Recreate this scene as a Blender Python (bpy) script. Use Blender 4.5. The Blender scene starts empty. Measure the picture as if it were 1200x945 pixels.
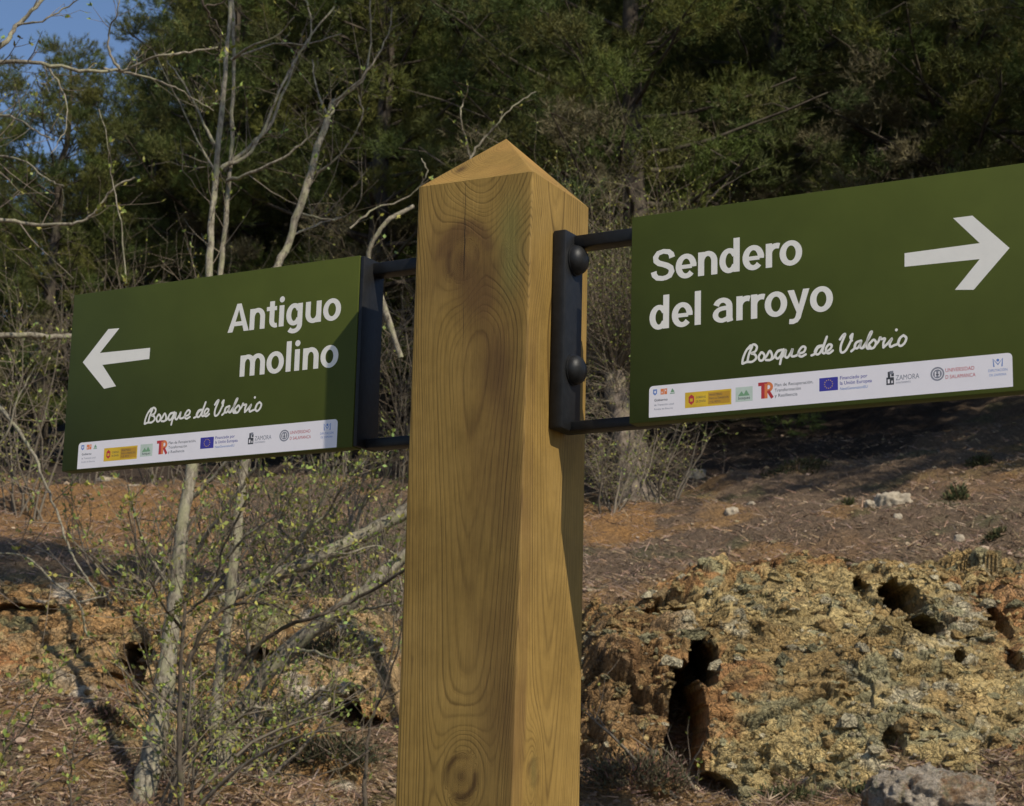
import bpy, bmesh, math, random
import numpy as np
from mathutils import Vector, Matrix
from math import radians, sin, cos, pi

random.seed(7)
rng = np.random.default_rng(11)
scene = bpy.context.scene
COL = scene.collection

# ------------------------------------------------------------------ camera
EYE = 1.6
F_PX, PITCH, ROLL = 2387.6, 0.20711, 0.02562
fw = np.array([0, cos(PITCH), sin(PITCH)])
_u0 = np.array([0, -sin(PITCH), cos(PITCH)])
_r0 = np.array([1.0, 0, 0])
cr = cos(ROLL) * _r0 + sin(ROLL) * _u0
cu = -sin(ROLL) * _r0 + cos(ROLL) * _u0
cam_data = bpy.data.cameras.new('camera')
cam_data.sensor_width = 36
cam_data.lens = 36 * F_PX / 1200
cam_data.clip_start = 0.05
cam_data.clip_end = 2000
cam_data.dof.use_dof = True
cam_data.dof.focus_distance = 2.25
cam_data.dof.aperture_fstop = 34
cam = bpy.data.objects.new('camera', cam_data)
COL.objects.link(cam)
cam.matrix_world = Matrix(((cr[0], cu[0], -fw[0], 0), (cr[1], cu[1], -fw[1], 0), (cr[2], cu[2], -fw[2], EYE), (0, 0, 0, 1)))
scene.camera = cam

# ------------------------------------------------------------------ light
SUN_DIR = Vector((0.686, -0.812, 1.05)).normalized()
elev = math.asin(SUN_DIR.z)
azim = math.atan2(SUN_DIR.x, SUN_DIR.y)
world = bpy.data.worlds.new('World')
scene.world = world
world.use_nodes = True
wn = world.node_tree
bg = wn.nodes['Background']
sky = wn.nodes.new('ShaderNodeTexSky')
sky.sky_type = 'NISHITA'
sky.sun_disc = False
sky.sun_elevation = elev
sky.sun_rotation = azim
sky.air_density = 0.8
sky.dust_density = 0.2
sky.ozone_density = 2.8
wn.links.new(sky.outputs[0], bg.inputs[0])
bg.inputs[1].default_value = 0.10
sd = bpy.data.lights.new('sun', 'SUN')
sd.energy = 3.8
sd.angle = radians(0.5)
sd.color = (1.0, 0.93, 0.80)
so = bpy.data.objects.new('sun', sd)
COL.objects.link(so)
so.rotation_euler = SUN_DIR.to_track_quat('Z', 'Y').to_euler()
so.location = (20, -15, 15)
scene.view_settings.view_transform = 'Standard'
scene.view_settings.look = 'None'
scene.view_settings.exposure = 0.3
scene.view_settings.gamma = 1
scene.render.engine = 'CYCLES'
scene.cycles.max_bounces = 5
scene.cycles.diffuse_bounces = 3
scene.cycles.glossy_bounces = 2
scene.cycles.transmission_bounces = 2
scene.cycles.use_denoising = True

# ------------------------------------------------------------------ helpers
def ray(px, py):
    return fw + (px - 600) / F_PX * cr - (py - 472.5) / F_PX * cu

def P(px, py, Y):
    """world point seen around (px,py) of the photo at forward distance Y"""
    d = ray(px, py)
    t = Y / d[1]
    return np.array([t * d[0], Y, EYE + t * d[2]])

def hash3(ix, iy, iz, seed):
    h = (ix.astype(np.int64) * 374761393 + iy.astype(np.int64) * 668265263 + iz.astype(np.int64) * 2147483647 + seed * 974634777) & 0xffffffff
    h = ((h ^ (h >> 13)) * 1274126177) & 0xffffffff
    h = ((h ^ (h >> 16)) * 2246822519) & 0xffffffff
    return (h ^ (h >> 15)) & 0xffffffff

def vnoise(p, seed=0):
    """value noise -1..1, quintic"""
    i = np.floor(p).astype(np.int64)
    f = p - i
    f = f * f * f * (f * (f * 6 - 15) + 10)
    out = 0
    for dx in (0, 1):
        for dy in (0, 1):
            for dz in (0, 1):
                w = (f[:, 0] if dx else 1 - f[:, 0]) * (f[:, 1] if dy else 1 - f[:, 1]) * (f[:, 2] if dz else 1 - f[:, 2])
                out = out + w * (hash3(i[:, 0] + dx, i[:, 1] + dy, i[:, 2] + dz, seed) / 2147483648.0 - 1)
    return out

def fbm(p, octaves=4, seed=0, gain=0.5, lac=2.03):
    a, s, o = 1.0, 0.0, 0.0
    q = np.array(p, dtype=float)
    for k in range(octaves):
        o = o + a * vnoise(q, seed + k)
        s += a
        a *= gain
        q = q * lac + 3.7
    return o / s

def worley(p, seed=0):
    i = np.floor(p).astype(np.int64)
    best = np.full(len(p), 9.0)
    for dx in (-1, 0, 1):
        for dy in (-1, 0, 1):
            for dz in (-1, 0, 1):
                c = i + np.array([dx, dy, dz])
                o = np.stack([hash3(c[:, 0], c[:, 1], c[:, 2], seed + k * 17) / 4294967296.0 for k in range(3)], -1)
                d = ((c + o - p) ** 2).sum(1)
                best = np.minimum(best, d)
    return np.sqrt(best)

def mesh_np(name, verts, tris, mats, matidx=None, smooth=False, attrs=None):
    verts = np.asarray(verts, dtype=np.float32)
    tris = np.asarray(tris, dtype=np.int32)
    k = tris.shape[1]
    me = bpy.data.meshes.new(name)
    me.vertices.add(len(verts))
    me.vertices.foreach_set('co', verts.ravel())
    me.loops.add(tris.size)
    me.loops.foreach_set('vertex_index', tris.ravel())
    me.polygons.add(len(tris))
    me.polygons.foreach_set('loop_start', np.arange(0, tris.size, k, dtype=np.int32))
    if matidx is not None:
        me.polygons.foreach_set('material_index', np.asarray(matidx, dtype=np.int32))
    me.update(calc_edges=True)
    for m in (mats if isinstance(mats, (list, tuple)) else [mats]):
        me.materials.append(m)
    me.polygons.foreach_set('use_smooth', np.full(len(tris), smooth))
    for an, av in (attrs or {}).items():
        av = np.asarray(av, dtype=np.float32)
        if av.ndim == 1:
            a = me.attributes.new(an, 'FLOAT', 'POINT')
            a.data.foreach_set('value', av)
        else:
            a = me.attributes.new(an, 'FLOAT_COLOR', 'POINT')
            if av.shape[1] == 3:
                av = np.concatenate([av, np.ones((len(av), 1), np.float32)], 1)
            a.data.foreach_set('color', av.ravel())
    return me

def link(name, me, parent=None, loc=None):
    o = bpy.data.objects.new(name, me)
    COL.objects.link(o)
    if parent is not None:
        o.parent = parent
    if loc is not None:
        o.location = loc
    return o

def tag(o, label=None, cat=None, group=None, kind=None):
    if label: o['label'] = label
    if cat: o['category'] = cat
    if group: o['group'] = group
    if kind: o['kind'] = kind
    return o

def empty(name, loc, rz=0):
    o = bpy.data.objects.new(name, None)
    COL.objects.link(o)
    o.location = loc
    o.rotation_euler = (0, 0, rz)
    o.empty_display_size = 0.2
    return o

class NT:
    """tiny node-building helper"""
    def __init__(self, name):
        self.m = bpy.data.materials.new(name)
        self.m.use_nodes = True
        self.t = self.m.node_tree
        self.b = self.t.nodes['Principled BSDF']
        self.b.inputs['Roughness'].default_value = 0.8
        self.b.inputs['Specular IOR Level'].default_value = 0.25
    def n(self, typ, **kw):
        nd = self.t.nodes.new(typ)
        for k, v in kw.items():
            if isinstance(k, str) and hasattr(nd, k):
                setattr(nd, k, v)
        return nd
    def l(self, a, b):
        self.t.links.new(a, b)
    def attr(self, name):
        nd = self.n('ShaderNodeAttribute')
        nd.attribute_name = name
        return nd
    def coord(self):
        return self.n('ShaderNodeTexCoord').outputs['Object']
    def noise(self, scale, detail=4, rough=0.55, vec=None, dist=0.0):
        nd = self.n('ShaderNodeTexNoise')
        nd.inputs['Scale'].default_value = scale
        nd.inputs['Detail'].default_value = detail
        nd.inputs['Roughness'].default_value = rough
        nd.inputs['Distortion'].default_value = dist
        self.l(vec if vec is not None else self.coord(), nd.inputs['Vector'])
        return nd.outputs['Fac']
    def math(self, op, a, b=None, c=None, clamp=False):
        nd = self.n('ShaderNodeMath', operation=op)
        nd.use_clamp = clamp
        for i, x in enumerate((a, b, c)):
            if x is None: continue
            if isinstance(x, (int, float)): nd.inputs[i].default_value = x
            else: self.l(x, nd.inputs[i])
        return nd.outputs[0]
    def ramp(self, fac, stops, interp='LINEAR'):
        nd = self.n('ShaderNodeValToRGB')
        nd.color_ramp.interpolation = interp
        e = nd.color_ramp.elements
        while len(e) < len(stops): e.new(0.5)
        for i, (p, c) in enumerate(stops):
            e[i].position = p
            e[i].color = (c[0], c[1], c[2], 1) if isinstance(c, tuple) else (c, c, c, 1)
        self.l(fac, nd.inputs[0])
        return nd.outputs[0]
    def mix(self, fac, a, b, mode='MIX'):
        nd = self.n('ShaderNodeMix', data_type='RGBA', blend_type=mode)
        nd.data_type = 'RGBA'
        nd.blend_type = mode
        for i, x in ((0, fac), (6, a), (7, b)):
            if isinstance(x, (int, float)): nd.inputs[i].default_value = x
            elif isinstance(x, tuple): nd.inputs[i].default_value = (x[0], x[1], x[2], 1)
            else: self.l(x, nd.inputs[i])
        return nd.outputs[2]
    def color(self, c):
        if isinstance(c, tuple): self.b.inputs['Base Color'].default_value = (c[0], c[1], c[2], 1)
        else: self.l(c, self.b.inputs['Base Color'])
    def rough(self, v):
        if isinstance(v, (int, float)): self.b.inputs['Roughness'].default_value = v
        else: self.l(v, self.b.inputs['Roughness'])
    def bump(self, h, strength=0.4, dist=0.01):
        nd = self.n('ShaderNodeBump')
        nd.inputs['Strength'].default_value = strength
        nd.inputs['Distance'].default_value = dist
        self.l(h, nd.inputs['Height'])
        self.l(nd.outputs[0], self.b.inputs['Normal'])

# ------------------------------------------------------------------ materials
def mat_ground():
    M = NT('hillside_earth')
    ca = M.attr('tint').outputs['Color']
    n1 = M.noise(5, 6, 0.65)
    n2 = M.noise(38, 5, 0.7)
    n3 = M.noise(150, 3, 0.6)
    f = M.ramp(n2, [(0.30, 0.42), (0.5, 0.95), (0.72, 1.7)])
    c = M.mix(1.0, ca, f, 'MULTIPLY')
    g = M.ramp(n3, [(0.32, 0.55), (0.55, 1.0), (0.75, 1.5)])
    c = M.mix(1.0, c, g, 'MULTIPLY')
    f1 = M.ramp(n1, [(0.35, 0.0), (0.65, 1.0)])
    c = M.mix(M.math('MULTIPLY', f1, 0.35), c, (0.17, 0.12, 0.085))
    M.color(c)
    M.rough(0.95)
    h = M.math('ADD', n2, M.math('MULTIPLY', n3, 0.5))
    M.bump(h, 1.0, 0.06)
    return M.m

def mat_rock(name, a, b, c_, dark):
    M = NT(name)
    co = M.coord()
    n1 = M.noise(3.6, 8, 0.75, dist=0.4)
    n2 = M.noise(17, 8, 0.8, dist=0.3)
    n3 = M.noise(60, 6, 0.75)
    col = M.ramp(n1, [(0.36, a), (0.5, b), (0.63, c_)])
    col = M.mix(M.ramp(M.noise(9, 8, 0.8), [(0.52, 0.0), (0.60, 0.8)]), col, (0.27, 0.26, 0.15))
    col = M.mix(M.ramp(M.noise(6, 7, 0.75, dist=0.6), [(0.55, 0.0), (0.62, 0.85)]), col, (0.33, 0.15, 0.055))
    col = M.mix(M.ramp(M.noise(21, 5, 0.7), [(0.60, 0.0), (0.66, 0.75)]), col, (0.50, 0.45, 0.34))
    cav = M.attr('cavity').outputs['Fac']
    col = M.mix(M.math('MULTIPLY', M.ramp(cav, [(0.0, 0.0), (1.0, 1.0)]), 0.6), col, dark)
    col = M.mix(1.0, col, M.ramp(n2, [(0.34, 0.30), (0.48, 0.95), (0.66, 1.35)]), 'MULTIPLY')
    col = M.mix(1.0, col, M.ramp(n3, [(0.34, 0.45), (0.5, 1.0), (0.66, 1.35)]), 'MULTIPLY')
    M.color(col)
    M.rough(0.95)
    v = M.n('ShaderNodeTexVoronoi')
    v.inputs['Scale'].default_value = 19
    wv = M.n('ShaderNodeVectorMath', operation='ADD')
    ns = M.n('ShaderNodeTexNoise'); ns.inputs['Scale'].default_value = 12; M.l(co, ns.inputs['Vector'])
    sc_ = M.n('ShaderNodeVectorMath', operation='SCALE'); sc_.inputs['Scale'].default_value = 0.12; M.l(ns.outputs['Color'], sc_.inputs[0])
    M.l(co, wv.inputs[0]); M.l(sc_.outputs[0], wv.inputs[1]); M.l(wv.outputs[0], v.inputs['Vector'])
    h = M.math('ADD', M.math('MULTIPLY', n3, 0.5), n2)
    h = M.math('SUBTRACT', h, M.math('MULTIPLY', v.outputs['Distance'], 0.5))
    M.bump(h, 1.0, 0.09)
    return M.m

def mat_bark(name, a, b, scale=30, stretch=4):
    M = NT(name)
    mp = M.n('ShaderNodeMapping')
    mp.inputs['Scale'].default_value = (1, 1, 1.0 / stretch)
    M.l(M.coord(), mp.inputs['Vector'])
    n = M.noise(scale, 6, 0.7, mp.outputs[0])
    n2 = M.noise(scale * 0.25, 3, 0.6)
    c = M.ramp(n, [(0.34, a), (0.62, b)])
    c = M.mix(M.ramp(n2, [(0.5, 0.0), (0.62, 0.55)]), c, (b[0] * 0.9, b[1] * 1.0, b[2] * 0.75))
    M.color(c)
    M.rough(0.9)
    M.bump(n, 0.8, 0.008)
    return M.m

def mat_tint(name, base, rough=0.8, var=0.5, trans=0.0):
    """foliage: base colour varied by the per-piece attribute 'tint' (a colour multiplier)"""
    M = NT(name)
    c = M.mix(1.0, base, M.attr('tint').outputs['Color'], 'MULTIPLY')
    M.color(c)
    M.rough(rough)
    return M.m

def mat_plain(name, c, rough=0.6, var=0.12, scale=40, bump=0.0, spec=0.25):
    M = NT(name)
    n = M.noise(scale, 4, 0.6)
    lo = tuple(x * (1 - var) for x in c)
    hi = tuple(min(1, x * (1 + var)) for x in c)
    M.color(M.ramp(n, [(0.3, lo), (0.7, hi)]))
    M.rough(rough)
    M.b.inputs['Specular IOR Level'].default_value = spec
    if bump: M.bump(n, bump, 0.002)
    return M.m

def mat_wood():
    M = NT('post_timber')
    ring = M.attr('ring').outputs['Fac']
    knot = M.attr('knot').outputs['Fac']
    stain_dark = M.attr('stain_dark').outputs['Fac']
    green = M.attr('green').outputs['Fac']
    mp = M.n('ShaderNodeMapping')
    mp.inputs['Scale'].default_value = (1, 1, 0.10)
    M.l(M.coord(), mp.inputs['Vector'])
    grain = M.noise(55, 5, 0.6, mp.outputs[0])
    mp2 = M.n('ShaderNodeMapping')
    mp2.inputs['Scale'].default_value = (1, 1, 0.03)
    M.l(M.coord(), mp2.inputs['Vector'])
    fine = M.noise(700, 3, 0.7, mp2.outputs[0])
    big = M.noise(9, 6, 0.7)
    r = M.math('ADD', M.math('MULTIPLY', ring, 1.0 / 0.0025), M.math('MULTIPLY', grain, 0.8))
    r = M.math('ADD', r, M.math('MULTIPLY', M.math('SINE', M.math('MULTIPLY', r, 0.61)), 0.45))
    r = M.math('ADD', r, M.math('MULTIPLY', M.math('SINE', M.math('MULTIPLY', r, 1.73)), 0.18))
    fr = M.math('FRACT', r)
    wnz = M.n('ShaderNodeTexWhiteNoise', noise_dimensions='1D'); M.l(M.math('FLOOR', r), wnz.inputs['W'])
    # early wood rises slowly to a dark late-wood line, then drops at once
    late = M.ramp(fr, [(0.0, 0.30), (0.14, 0.0), (0.55, 0.10), (0.86, 0.95), (1.0, 0.30)], 'EASE')
    late = M.math('MULTIPLY', late, M.math('ADD', 0.35, M.math('MULTIPLY', wnz.outputs['Value'], 0.75)))
    contrast = M.ramp(M.noise(12, 4, 0.65, mp.outputs[0]), [(0.32, 0.12), (0.62, 0.9)])
    amt = M.math('MULTIPLY', late, contrast)
    lightc = M.ramp(big, [(0.3, (0.222, 0.133, 0.030)), (0.5, (0.290, 0.177, 0.043)), (0.7, (0.335, 0.208, 0.056))])
    c = M.mix(amt, lightc, (0.070, 0.036, 0.007))
    c = M.mix(M.math('MULTIPLY', M.attr('cap').outputs['Fac'], 0.6), c, (0.40, 0.215, 0.055))
    c = M.mix(M.math('MULTIPLY', knot, 0.75), c, (0.09, 0.048, 0.012))
    c = M.mix(M.math('MULTIPLY', stain_dark, 0.75), c, (0.105, 0.050, 0.018))
    c = M.mix(M.math('MULTIPLY', green, 0.6), c, (0.18, 0.165, 0.045))
    c = M.mix(1.0, c, M.ramp(fine, [(0.3, 0.82), (0.7, 1.12)]), 'MULTIPLY')
    crack = M.math('ABSOLUTE', M.math('ADD', M.attr('crack').outputs['Fac'], M.math('MULTIPLY', M.math('SUBTRACT', M.noise(60, 3, 0.6), 0.5), 0.0025)))
    cw = M.math('MULTIPLY', M.attr('crackw').outputs['Fac'], 0.00055)
    cm = M.math('LESS_THAN', crack, cw)
    c = M.mix(cm, c, (0.03, 0.018, 0.008))
    c = M.mix(1.0, c, M.ramp(M.noise(3.5, 7, 0.7), [(0.34, 0.78), (0.62, 1.08)]), 'MULTIPLY')
    c = M.mix(M.ramp(M.noise(170, 2, 0.5, mp.outputs[0]), [(0.72, 0.0), (0.78, 0.6)]), c, (0.09, 0.05, 0.015))
    M.color(c)
    M.rough(0.72)
    h = M.math('ADD', M.math('MULTIPLY', fine, 0.6), M.math('MULTIPLY', late, -0.5))
    M.bump(h, 0.35, 0.0012)
    return M.m

MAT = {}
MAT['ground'] = mat_ground()
MAT['rock'] = mat_rock('ochre_rock', (0.30, 0.19, 0.065), (0.44, 0.32, 0.13), (0.38, 0.26, 0.085), (0.10, 0.07, 0.035))
def mat_bank():
    M = NT('broken_rock')
    c = M.mix(1.0, M.attr('tint').outputs['Color'], (1.48, 1.46, 1.48), 'MULTIPLY')
    n2 = M.noise(24, 8, 0.8, dist=0.2)
    n3 = M.noise(95, 6, 0.75)
    c = M.mix(1.0, c, M.ramp(n2, [(0.34, 0.45), (0.5, 1.0), (0.66, 1.25)]), 'MULTIPLY')
    c = M.mix(1.0, c, M.ramp(n3, [(0.34, 0.55), (0.5, 1.0), (0.66, 1.3)]), 'MULTIPLY')
    co = M.coord()
    ns = M.n('ShaderNodeTexNoise'); ns.inputs['Scale'].default_value = 7; ns.inputs['Detail'].default_value = 5; M.l(co, ns.inputs['Vector'])
    sc_ = M.n('ShaderNodeVectorMath', operation='SCALE'); sc_.inputs['Scale'].default_value = 0.20; M.l(ns.outputs['Color'], sc_.inputs[0])
    ad = M.n('ShaderNodeVectorMath', operation='ADD'); M.l(co, ad.inputs[0]); M.l(sc_.outputs[0], ad.inputs[1])
    hh = M.math('ADD', n2, M.math('MULTIPLY', n3, 0.5))
    for scl, wid in ((5.5, .05), (15, .09), (34, .12)):
        v = M.n('ShaderNodeTexVoronoi'); v.feature = 'DISTANCE_TO_EDGE'; v.inputs['Scale'].default_value = scl
        M.l(ad.outputs[0], v.inputs['Vector'])
        e = M.ramp(v.outputs['Distance'], [(0.0, 0.0), (wid, 1.0)])
        gate = M.ramp(M.noise(scl * .35, 3, .6), [(.42, 1.0), (.56, 0.0)])
        e = M.math('MAXIMUM', e, gate)
        c = M.mix(1.0, c, M.ramp(e, [(0.0, 0.42), (0.6, 1.0)]), 'MULTIPLY')
        hh = M.math('ADD', hh, M.math('MULTIPLY', e, 0.8))
    M.color(c); M.rough(0.95)
    M.bump(hh, 1.0, 0.045)
    return M.m
MAT['bank'] = mat_bank()
MAT['rock_pale'] = mat_rock('pale_rock', (0.58, 0.47, 0.34), (0.66, 0.56, 0.44), (0.50, 0.31, 0.17), (0.14, 0.10, 0.06))
MAT['pale_stone'] = mat_plain('pale_stone', (0.33, 0.275, 0.20), 0.9, 0.35, 25, 0.6)
MAT['bark_pale'] = mat_bark('pale_grey_bark', (0.07, 0.055, 0.038), (0.31, 0.27, 0.195), 60, 2.5)
MAT['bark_dark'] = mat_bark('dark_brown_bark', (0.03, 0.022, 0.016), (0.11, 0.085, 0.06), 45, 3)
MAT['bark_pine'] = mat_bark('pine_bark', (0.03, 0.022, 0.016), (0.10, 0.08, 0.06), 14, 4)
MAT['bark_rough'] = mat_bark('rough_grey_bark', (0.05, 0.038, 0.027), (0.23, 0.18, 0.135), 28, 5)
MAT['needle'] = mat_tint('pine_needles', (0.086, 0.102, 0.025), 0.65)
MAT['bud'] = mat_tint('young_leaves', (0.20, 0.22, 0.055), 0.6)
MAT['twig'] = mat_tint('grey_twigs', (0.20, 0.165, 0.12), 0.9)
MAT['herb'] = mat_tint('herb_leaves', (0.072, 0.082, 0.030), 0.7)
MAT['straw'] = mat_tint('dry_litter', (0.24, 0.165, 0.115), 0.9)
MAT['wood'] = mat_wood()
MAT['green'] = mat_plain('green_print', (0.064, 0.078, 0.013), 0.5, 0.10, 14, 0.03, 0.15)
MAT['white'] = mat_plain('white_print', (0.84, 0.79, 0.70), 0.5, 0.03, 60)
MAT['strip'] = mat_plain('white_strip_print', (0.86, 0.80, 0.80), 0.45, 0.02, 60)
MAT['iron'] = mat_plain('black_painted_iron', (0.010, 0.010, 0.010), 0.48, 0.35, 90, 0.2, 0.3)
MAT['p_black'] = mat_plain('black_print', (0.06, 0.06, 0.065), 0.5)
MAT['p_grey'] = mat_plain('grey_print', (0.25, 0.25, 0.28), 0.5)
MAT['p_yellow'] = mat_plain('yellow_print', (0.72, 0.46, 0.035), 0.5)
MAT['p_amber'] = mat_plain('amber_print', (0.52, 0.28, 0.03), 0.5)
MAT['p_red'] = mat_plain('red_print', (0.50, 0.045, 0.05), 0.5)
MAT['p_orange'] = mat_plain('orange_print', (0.75, 0.22, 0.07), 0.5)
MAT['p_blue'] = mat_plain('blue_print', (0.05, 0.045, 0.30), 0.5)
MAT['p_sky'] = mat_plain('light_blue_print', (0.16, 0.26, 0.55), 0.5)
MAT['p_green'] = mat_plain('light_green_print', (0.20, 0.36, 0.20), 0.5)
MAT['p_mint'] = mat_plain('mint_print', (0.55, 0.62, 0.52), 0.5)

# ------------------------------------------------------------------ terrain
# height above the eye, control rows: forward distance, columns: X/Y ratio
_rat = np.array([-0.5, -0.25, -0.17, -0.08, 0.03, 0.10, 0.18, 0.26, 0.5])
_ys = np.array([0.0, 3.2, 5.0, 6.5, 8.0, 9.5, 11.0, 13.0, 16.0, 19.0, 23.0, 30.0, 45.0, 80.0, 150.0])
_ctl = np.array([
    [-1.6] * 9,
    [-1.6] * 9,
    [-1.2, -1.2, -1.2, -1.2, -1.25, -1.25, -1.2, -1.2, -1.2],
    [-0.55, -0.60, -0.60, -0.65, -0.75, -0.75, -0.60, -0.55, -0.5],
    [0.15, 0.05, 0.05, 0.00, -0.15, -0.15, 0.00, 0.10, 0.2],
    [0.80, 0.68, 0.62, 0.45, 0.35, 0.40, 0.60, 0.70, 0.8],
    [1.35, 1.22, 1.15, 0.90, 1.05, 1.20, 1.35, 1.45, 1.6],
    [1.95, 1.80, 1.60, 1.50, 1.65, 1.80, 1.95, 2.15, 2.4],
    [2.75, 2.60, 2.48, 2.35, 2.45, 2.60, 2.85, 3.15, 3.6],
    [3.2, 3.10, 3.15, 3.20, 3.25, 3.45, 3.75, 4.05, 4.8],
    [3.9, 3.9, 3.9, 4.1, 4.3, 4.7, 5.1, 5.5, 6.4],
    [5.2, 5.2, 5.4, 5.9, 6.4, 6.9, 7.5, 8.0, 9.0],
    [9.0, 9.0, 9.5, 10.5, 11.5, 12.5, 13.5, 14.5, 16.0],
    [18, 18, 18, 19, 21, 23, 25, 27, 30],
    [32, 32, 32, 32, 32, 36, 40, 42, 46]])

def _smoothctl(x, y):
    r = np.clip(x / np.maximum(y, 4.0), -0.5, 0.5)
    yy = np.clip(y, 0, 150)
    iy = np.clip(np.searchsorted(_ys, yy, side='right') - 1, 0, len(_ys) - 2)
    ty = (yy - _ys[iy]) / (_ys[iy + 1] - _ys[iy])
    ir = np.clip(np.searchsorted(_rat, r, side='right') - 1, 0, len(_rat) - 2)
    tr = (r - _rat[ir]) / (_rat[ir + 1] - _rat[ir])
    a = _ctl[iy, ir] * (1 - tr) + _ctl[iy, ir + 1] * tr
    b = _ctl[iy + 1, ir] * (1 - tr) + _ctl[iy + 1, ir + 1] * tr
    return a * (1 - ty) + b * ty

def H(x, y):
    x = np.atleast_1d(np.asarray(x, float)); y = np.atleast_1d(np.asarray(y, float))
    z = 0
    for dx, dy, w in ((0, 0, 2), (.35, 0, 1), (-.35, 0, 1), (0, .35, 1), (0, -.35, 1)):
        z = z + w * _smoothctl(x + dx, y + dy)
    z = z / 6 + EYE
    p = np.stack([x, y, np.zeros_like(x)], -1)
    rough = np.clip((y - 4.2) / 2.5, 0, 1) * np.clip((60 - y) / 40, 0.3, 1)
    rocky = np.clip(1.5 - np.abs(y - 9.3) / 2.2, 0, 1)
    n = 0.16 * fbm(p * 0.9, 3, 3) + 0.07 * fbm(p * 3.2, 3, 9) + 0.022 * fbm(p * 13, 3, 15)
    w = worley(p * np.array([2.6, 2.2, 1]) + 0.3 * fbm(p * 3, 2, 5)[:, None], 4)
    n = n + rocky * (0.16 * (0.5 - w) + 0.05 * (0.5 - worley(p * 7.5, 8)))
    return z + rough * n

def h1(x, y):
    return float(H([x], [y])[0])

def hit(px, py, y0=4.5, y1=60):
    """where the view ray meets the hill (vectorised march)"""
    px = np.atleast_1d(np.asarray(px, float)); py = np.atleast_1d(np.asarray(py, float))
    d = fw[None] + ((px - 600) / F_PX)[:, None] * cr - ((py - 472.5) / F_PX)[:, None] * cu
    ys = np.concatenate([np.arange(y0, 24, 0.15), np.arange(24, y1, 0.6)])
    out = np.full((len(px), 3), np.nan)
    done = np.zeros(len(px), bool)
    for y in ys:
        t = y / d[:, 1]
        X = t * d[:, 0]; Z = EYE + t * d[:, 2]
        below = (Z < _smoothctl(X, np.full_like(X, y)) + EYE) & ~done
        if below.any():
            out[below] = np.stack([X[below], np.full(below.sum(), y), Z[below]], -1)
            done |= below
        if done.all(): break
    return out, done

def axis(lo, hi, step, far):
    core = np.arange(lo, hi + step, step)
    a = [core[-1]]; s = step
    while a[-1] < far:
        s *= 1.22; a.append(a[-1] + s)
    b = [core[0]]; s = step
    while b[-1] > -far:
        s *= 1.22; b.append(b[-1] - s)
    return np.concatenate([b[:0:-1], core, a[1:]])

gx = axis(-6.6, 7.4, 0.036, 900)
gy = axis(4.4, 24.0, 0.036, 900)
GX, GY = np.meshgrid(gx, gy)
vx, vy = GX.ravel(), GY.ravel()
vz = H(vx, vy)
nxg, nyg = len(gx), len(gy)
ii = np.arange(nxg * nyg).reshape(nyg, nxg)
quads = np.stack([ii[:-1, :-1], ii[:-1, 1:], ii[1:, 1:], ii[1:, :-1]], -1).reshape(-1, 4)
pp = np.stack([vx, vy, np.zeros_like(vx)], -1)
litter = np.array([0.25, 0.17, 0.105]); orange = np.array([0.43, 0.245, 0.095]); ochre = np.array([0.36, 0.25, 0.105])
mossy = np.array([0.15, 0.15, 0.065]); forest_shade = np.array([0.062, 0.042, 0.028]); pathc = np.array([0.44, 0.36, 0.26])
def sm(a, lo, hi):
    t = np.clip((a - lo) / (hi - lo), 0, 1); return t * t * (3 - 2 * t)
def lerp(a, b, t): return a * (1 - t[:, None]) + b * t[:, None]
colr = np.tile(litter, (len(vx), 1))
n1 = fbm(pp * 1.3, 4, 31); n2 = fbm(pp * 2.1, 4, 41); n3 = fbm(pp * 0.8, 3, 51); n4 = fbm(pp * 6, 3, 61)
rockzone = np.clip(1.35 - np.abs(vy - 9.0) / 2.4, 0, 1)
colr = lerp(colr, ochre, np.clip(rockzone * (0.7 + n2), 0, 1))
colr = lerp(colr, orange, sm(n1 + 0.35 * rockzone + 0.3 * n4, 0.16, 0.42) * 0.8)
colr = lerp(colr, mossy, sm(n2 + 0.3 * n4, 0.22, 0.45) * 0.7)
# bare orange earth where the photo shows it
for (cx_, cy_, sx_, sy_, am) in [(715, 612, 55, 26, 1.0), (110, 610, 170, 34, 0.9), (70, 800, 95, 70, 0.9), (180, 580, 90, 22, .8), (960, 655, 80, 14, .35), (330, 790, 70, 40, .5), (1150, 560, 90, 22, .35)]:
    q, ok = hit([cx_], [cy_])
    if not ok[0]: continue
    q2, _ = hit([cx_], [cy_ - sy_])
    q3, _ = hit([cx_], [cy_ + sy_])
    ry = max(0.25, abs(q2[0, 1] - q3[0, 1]) / 2); rx = sx_ / F_PX * q[0, 1]
    dd = ((vx - q[0, 0]) / rx) ** 2 + ((vy - q[0, 1]) / ry) ** 2
    colr = lerp(colr, orange * np.array([1.08, 1.0, 0.9]), np.clip(sm(1.6 - dd + 1.2 * n4, 0.2, 1.2) * am, 0, 1))
colr = lerp(colr, forest_shade, sm(vy + 1.0 * n3 + 0.5 * n4 - np.where(vx > 0.4, 0, 2.4) - 2.2 * sm(vx / np.maximum(vy, 1), .185, .25), 17.6, 18.6))  # dark forest floor; its near right edge also paints the shade under the sign
colr = lerp(colr, pathc, 1 - sm(vy + n3, 3.2, 5.0))
colr *= (1 + 0.22 * n4)[:, None]
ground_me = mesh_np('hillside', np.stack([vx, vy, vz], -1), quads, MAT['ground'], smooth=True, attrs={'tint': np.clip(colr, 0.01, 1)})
tag(link('hillside', ground_me), kind='structure')

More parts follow.
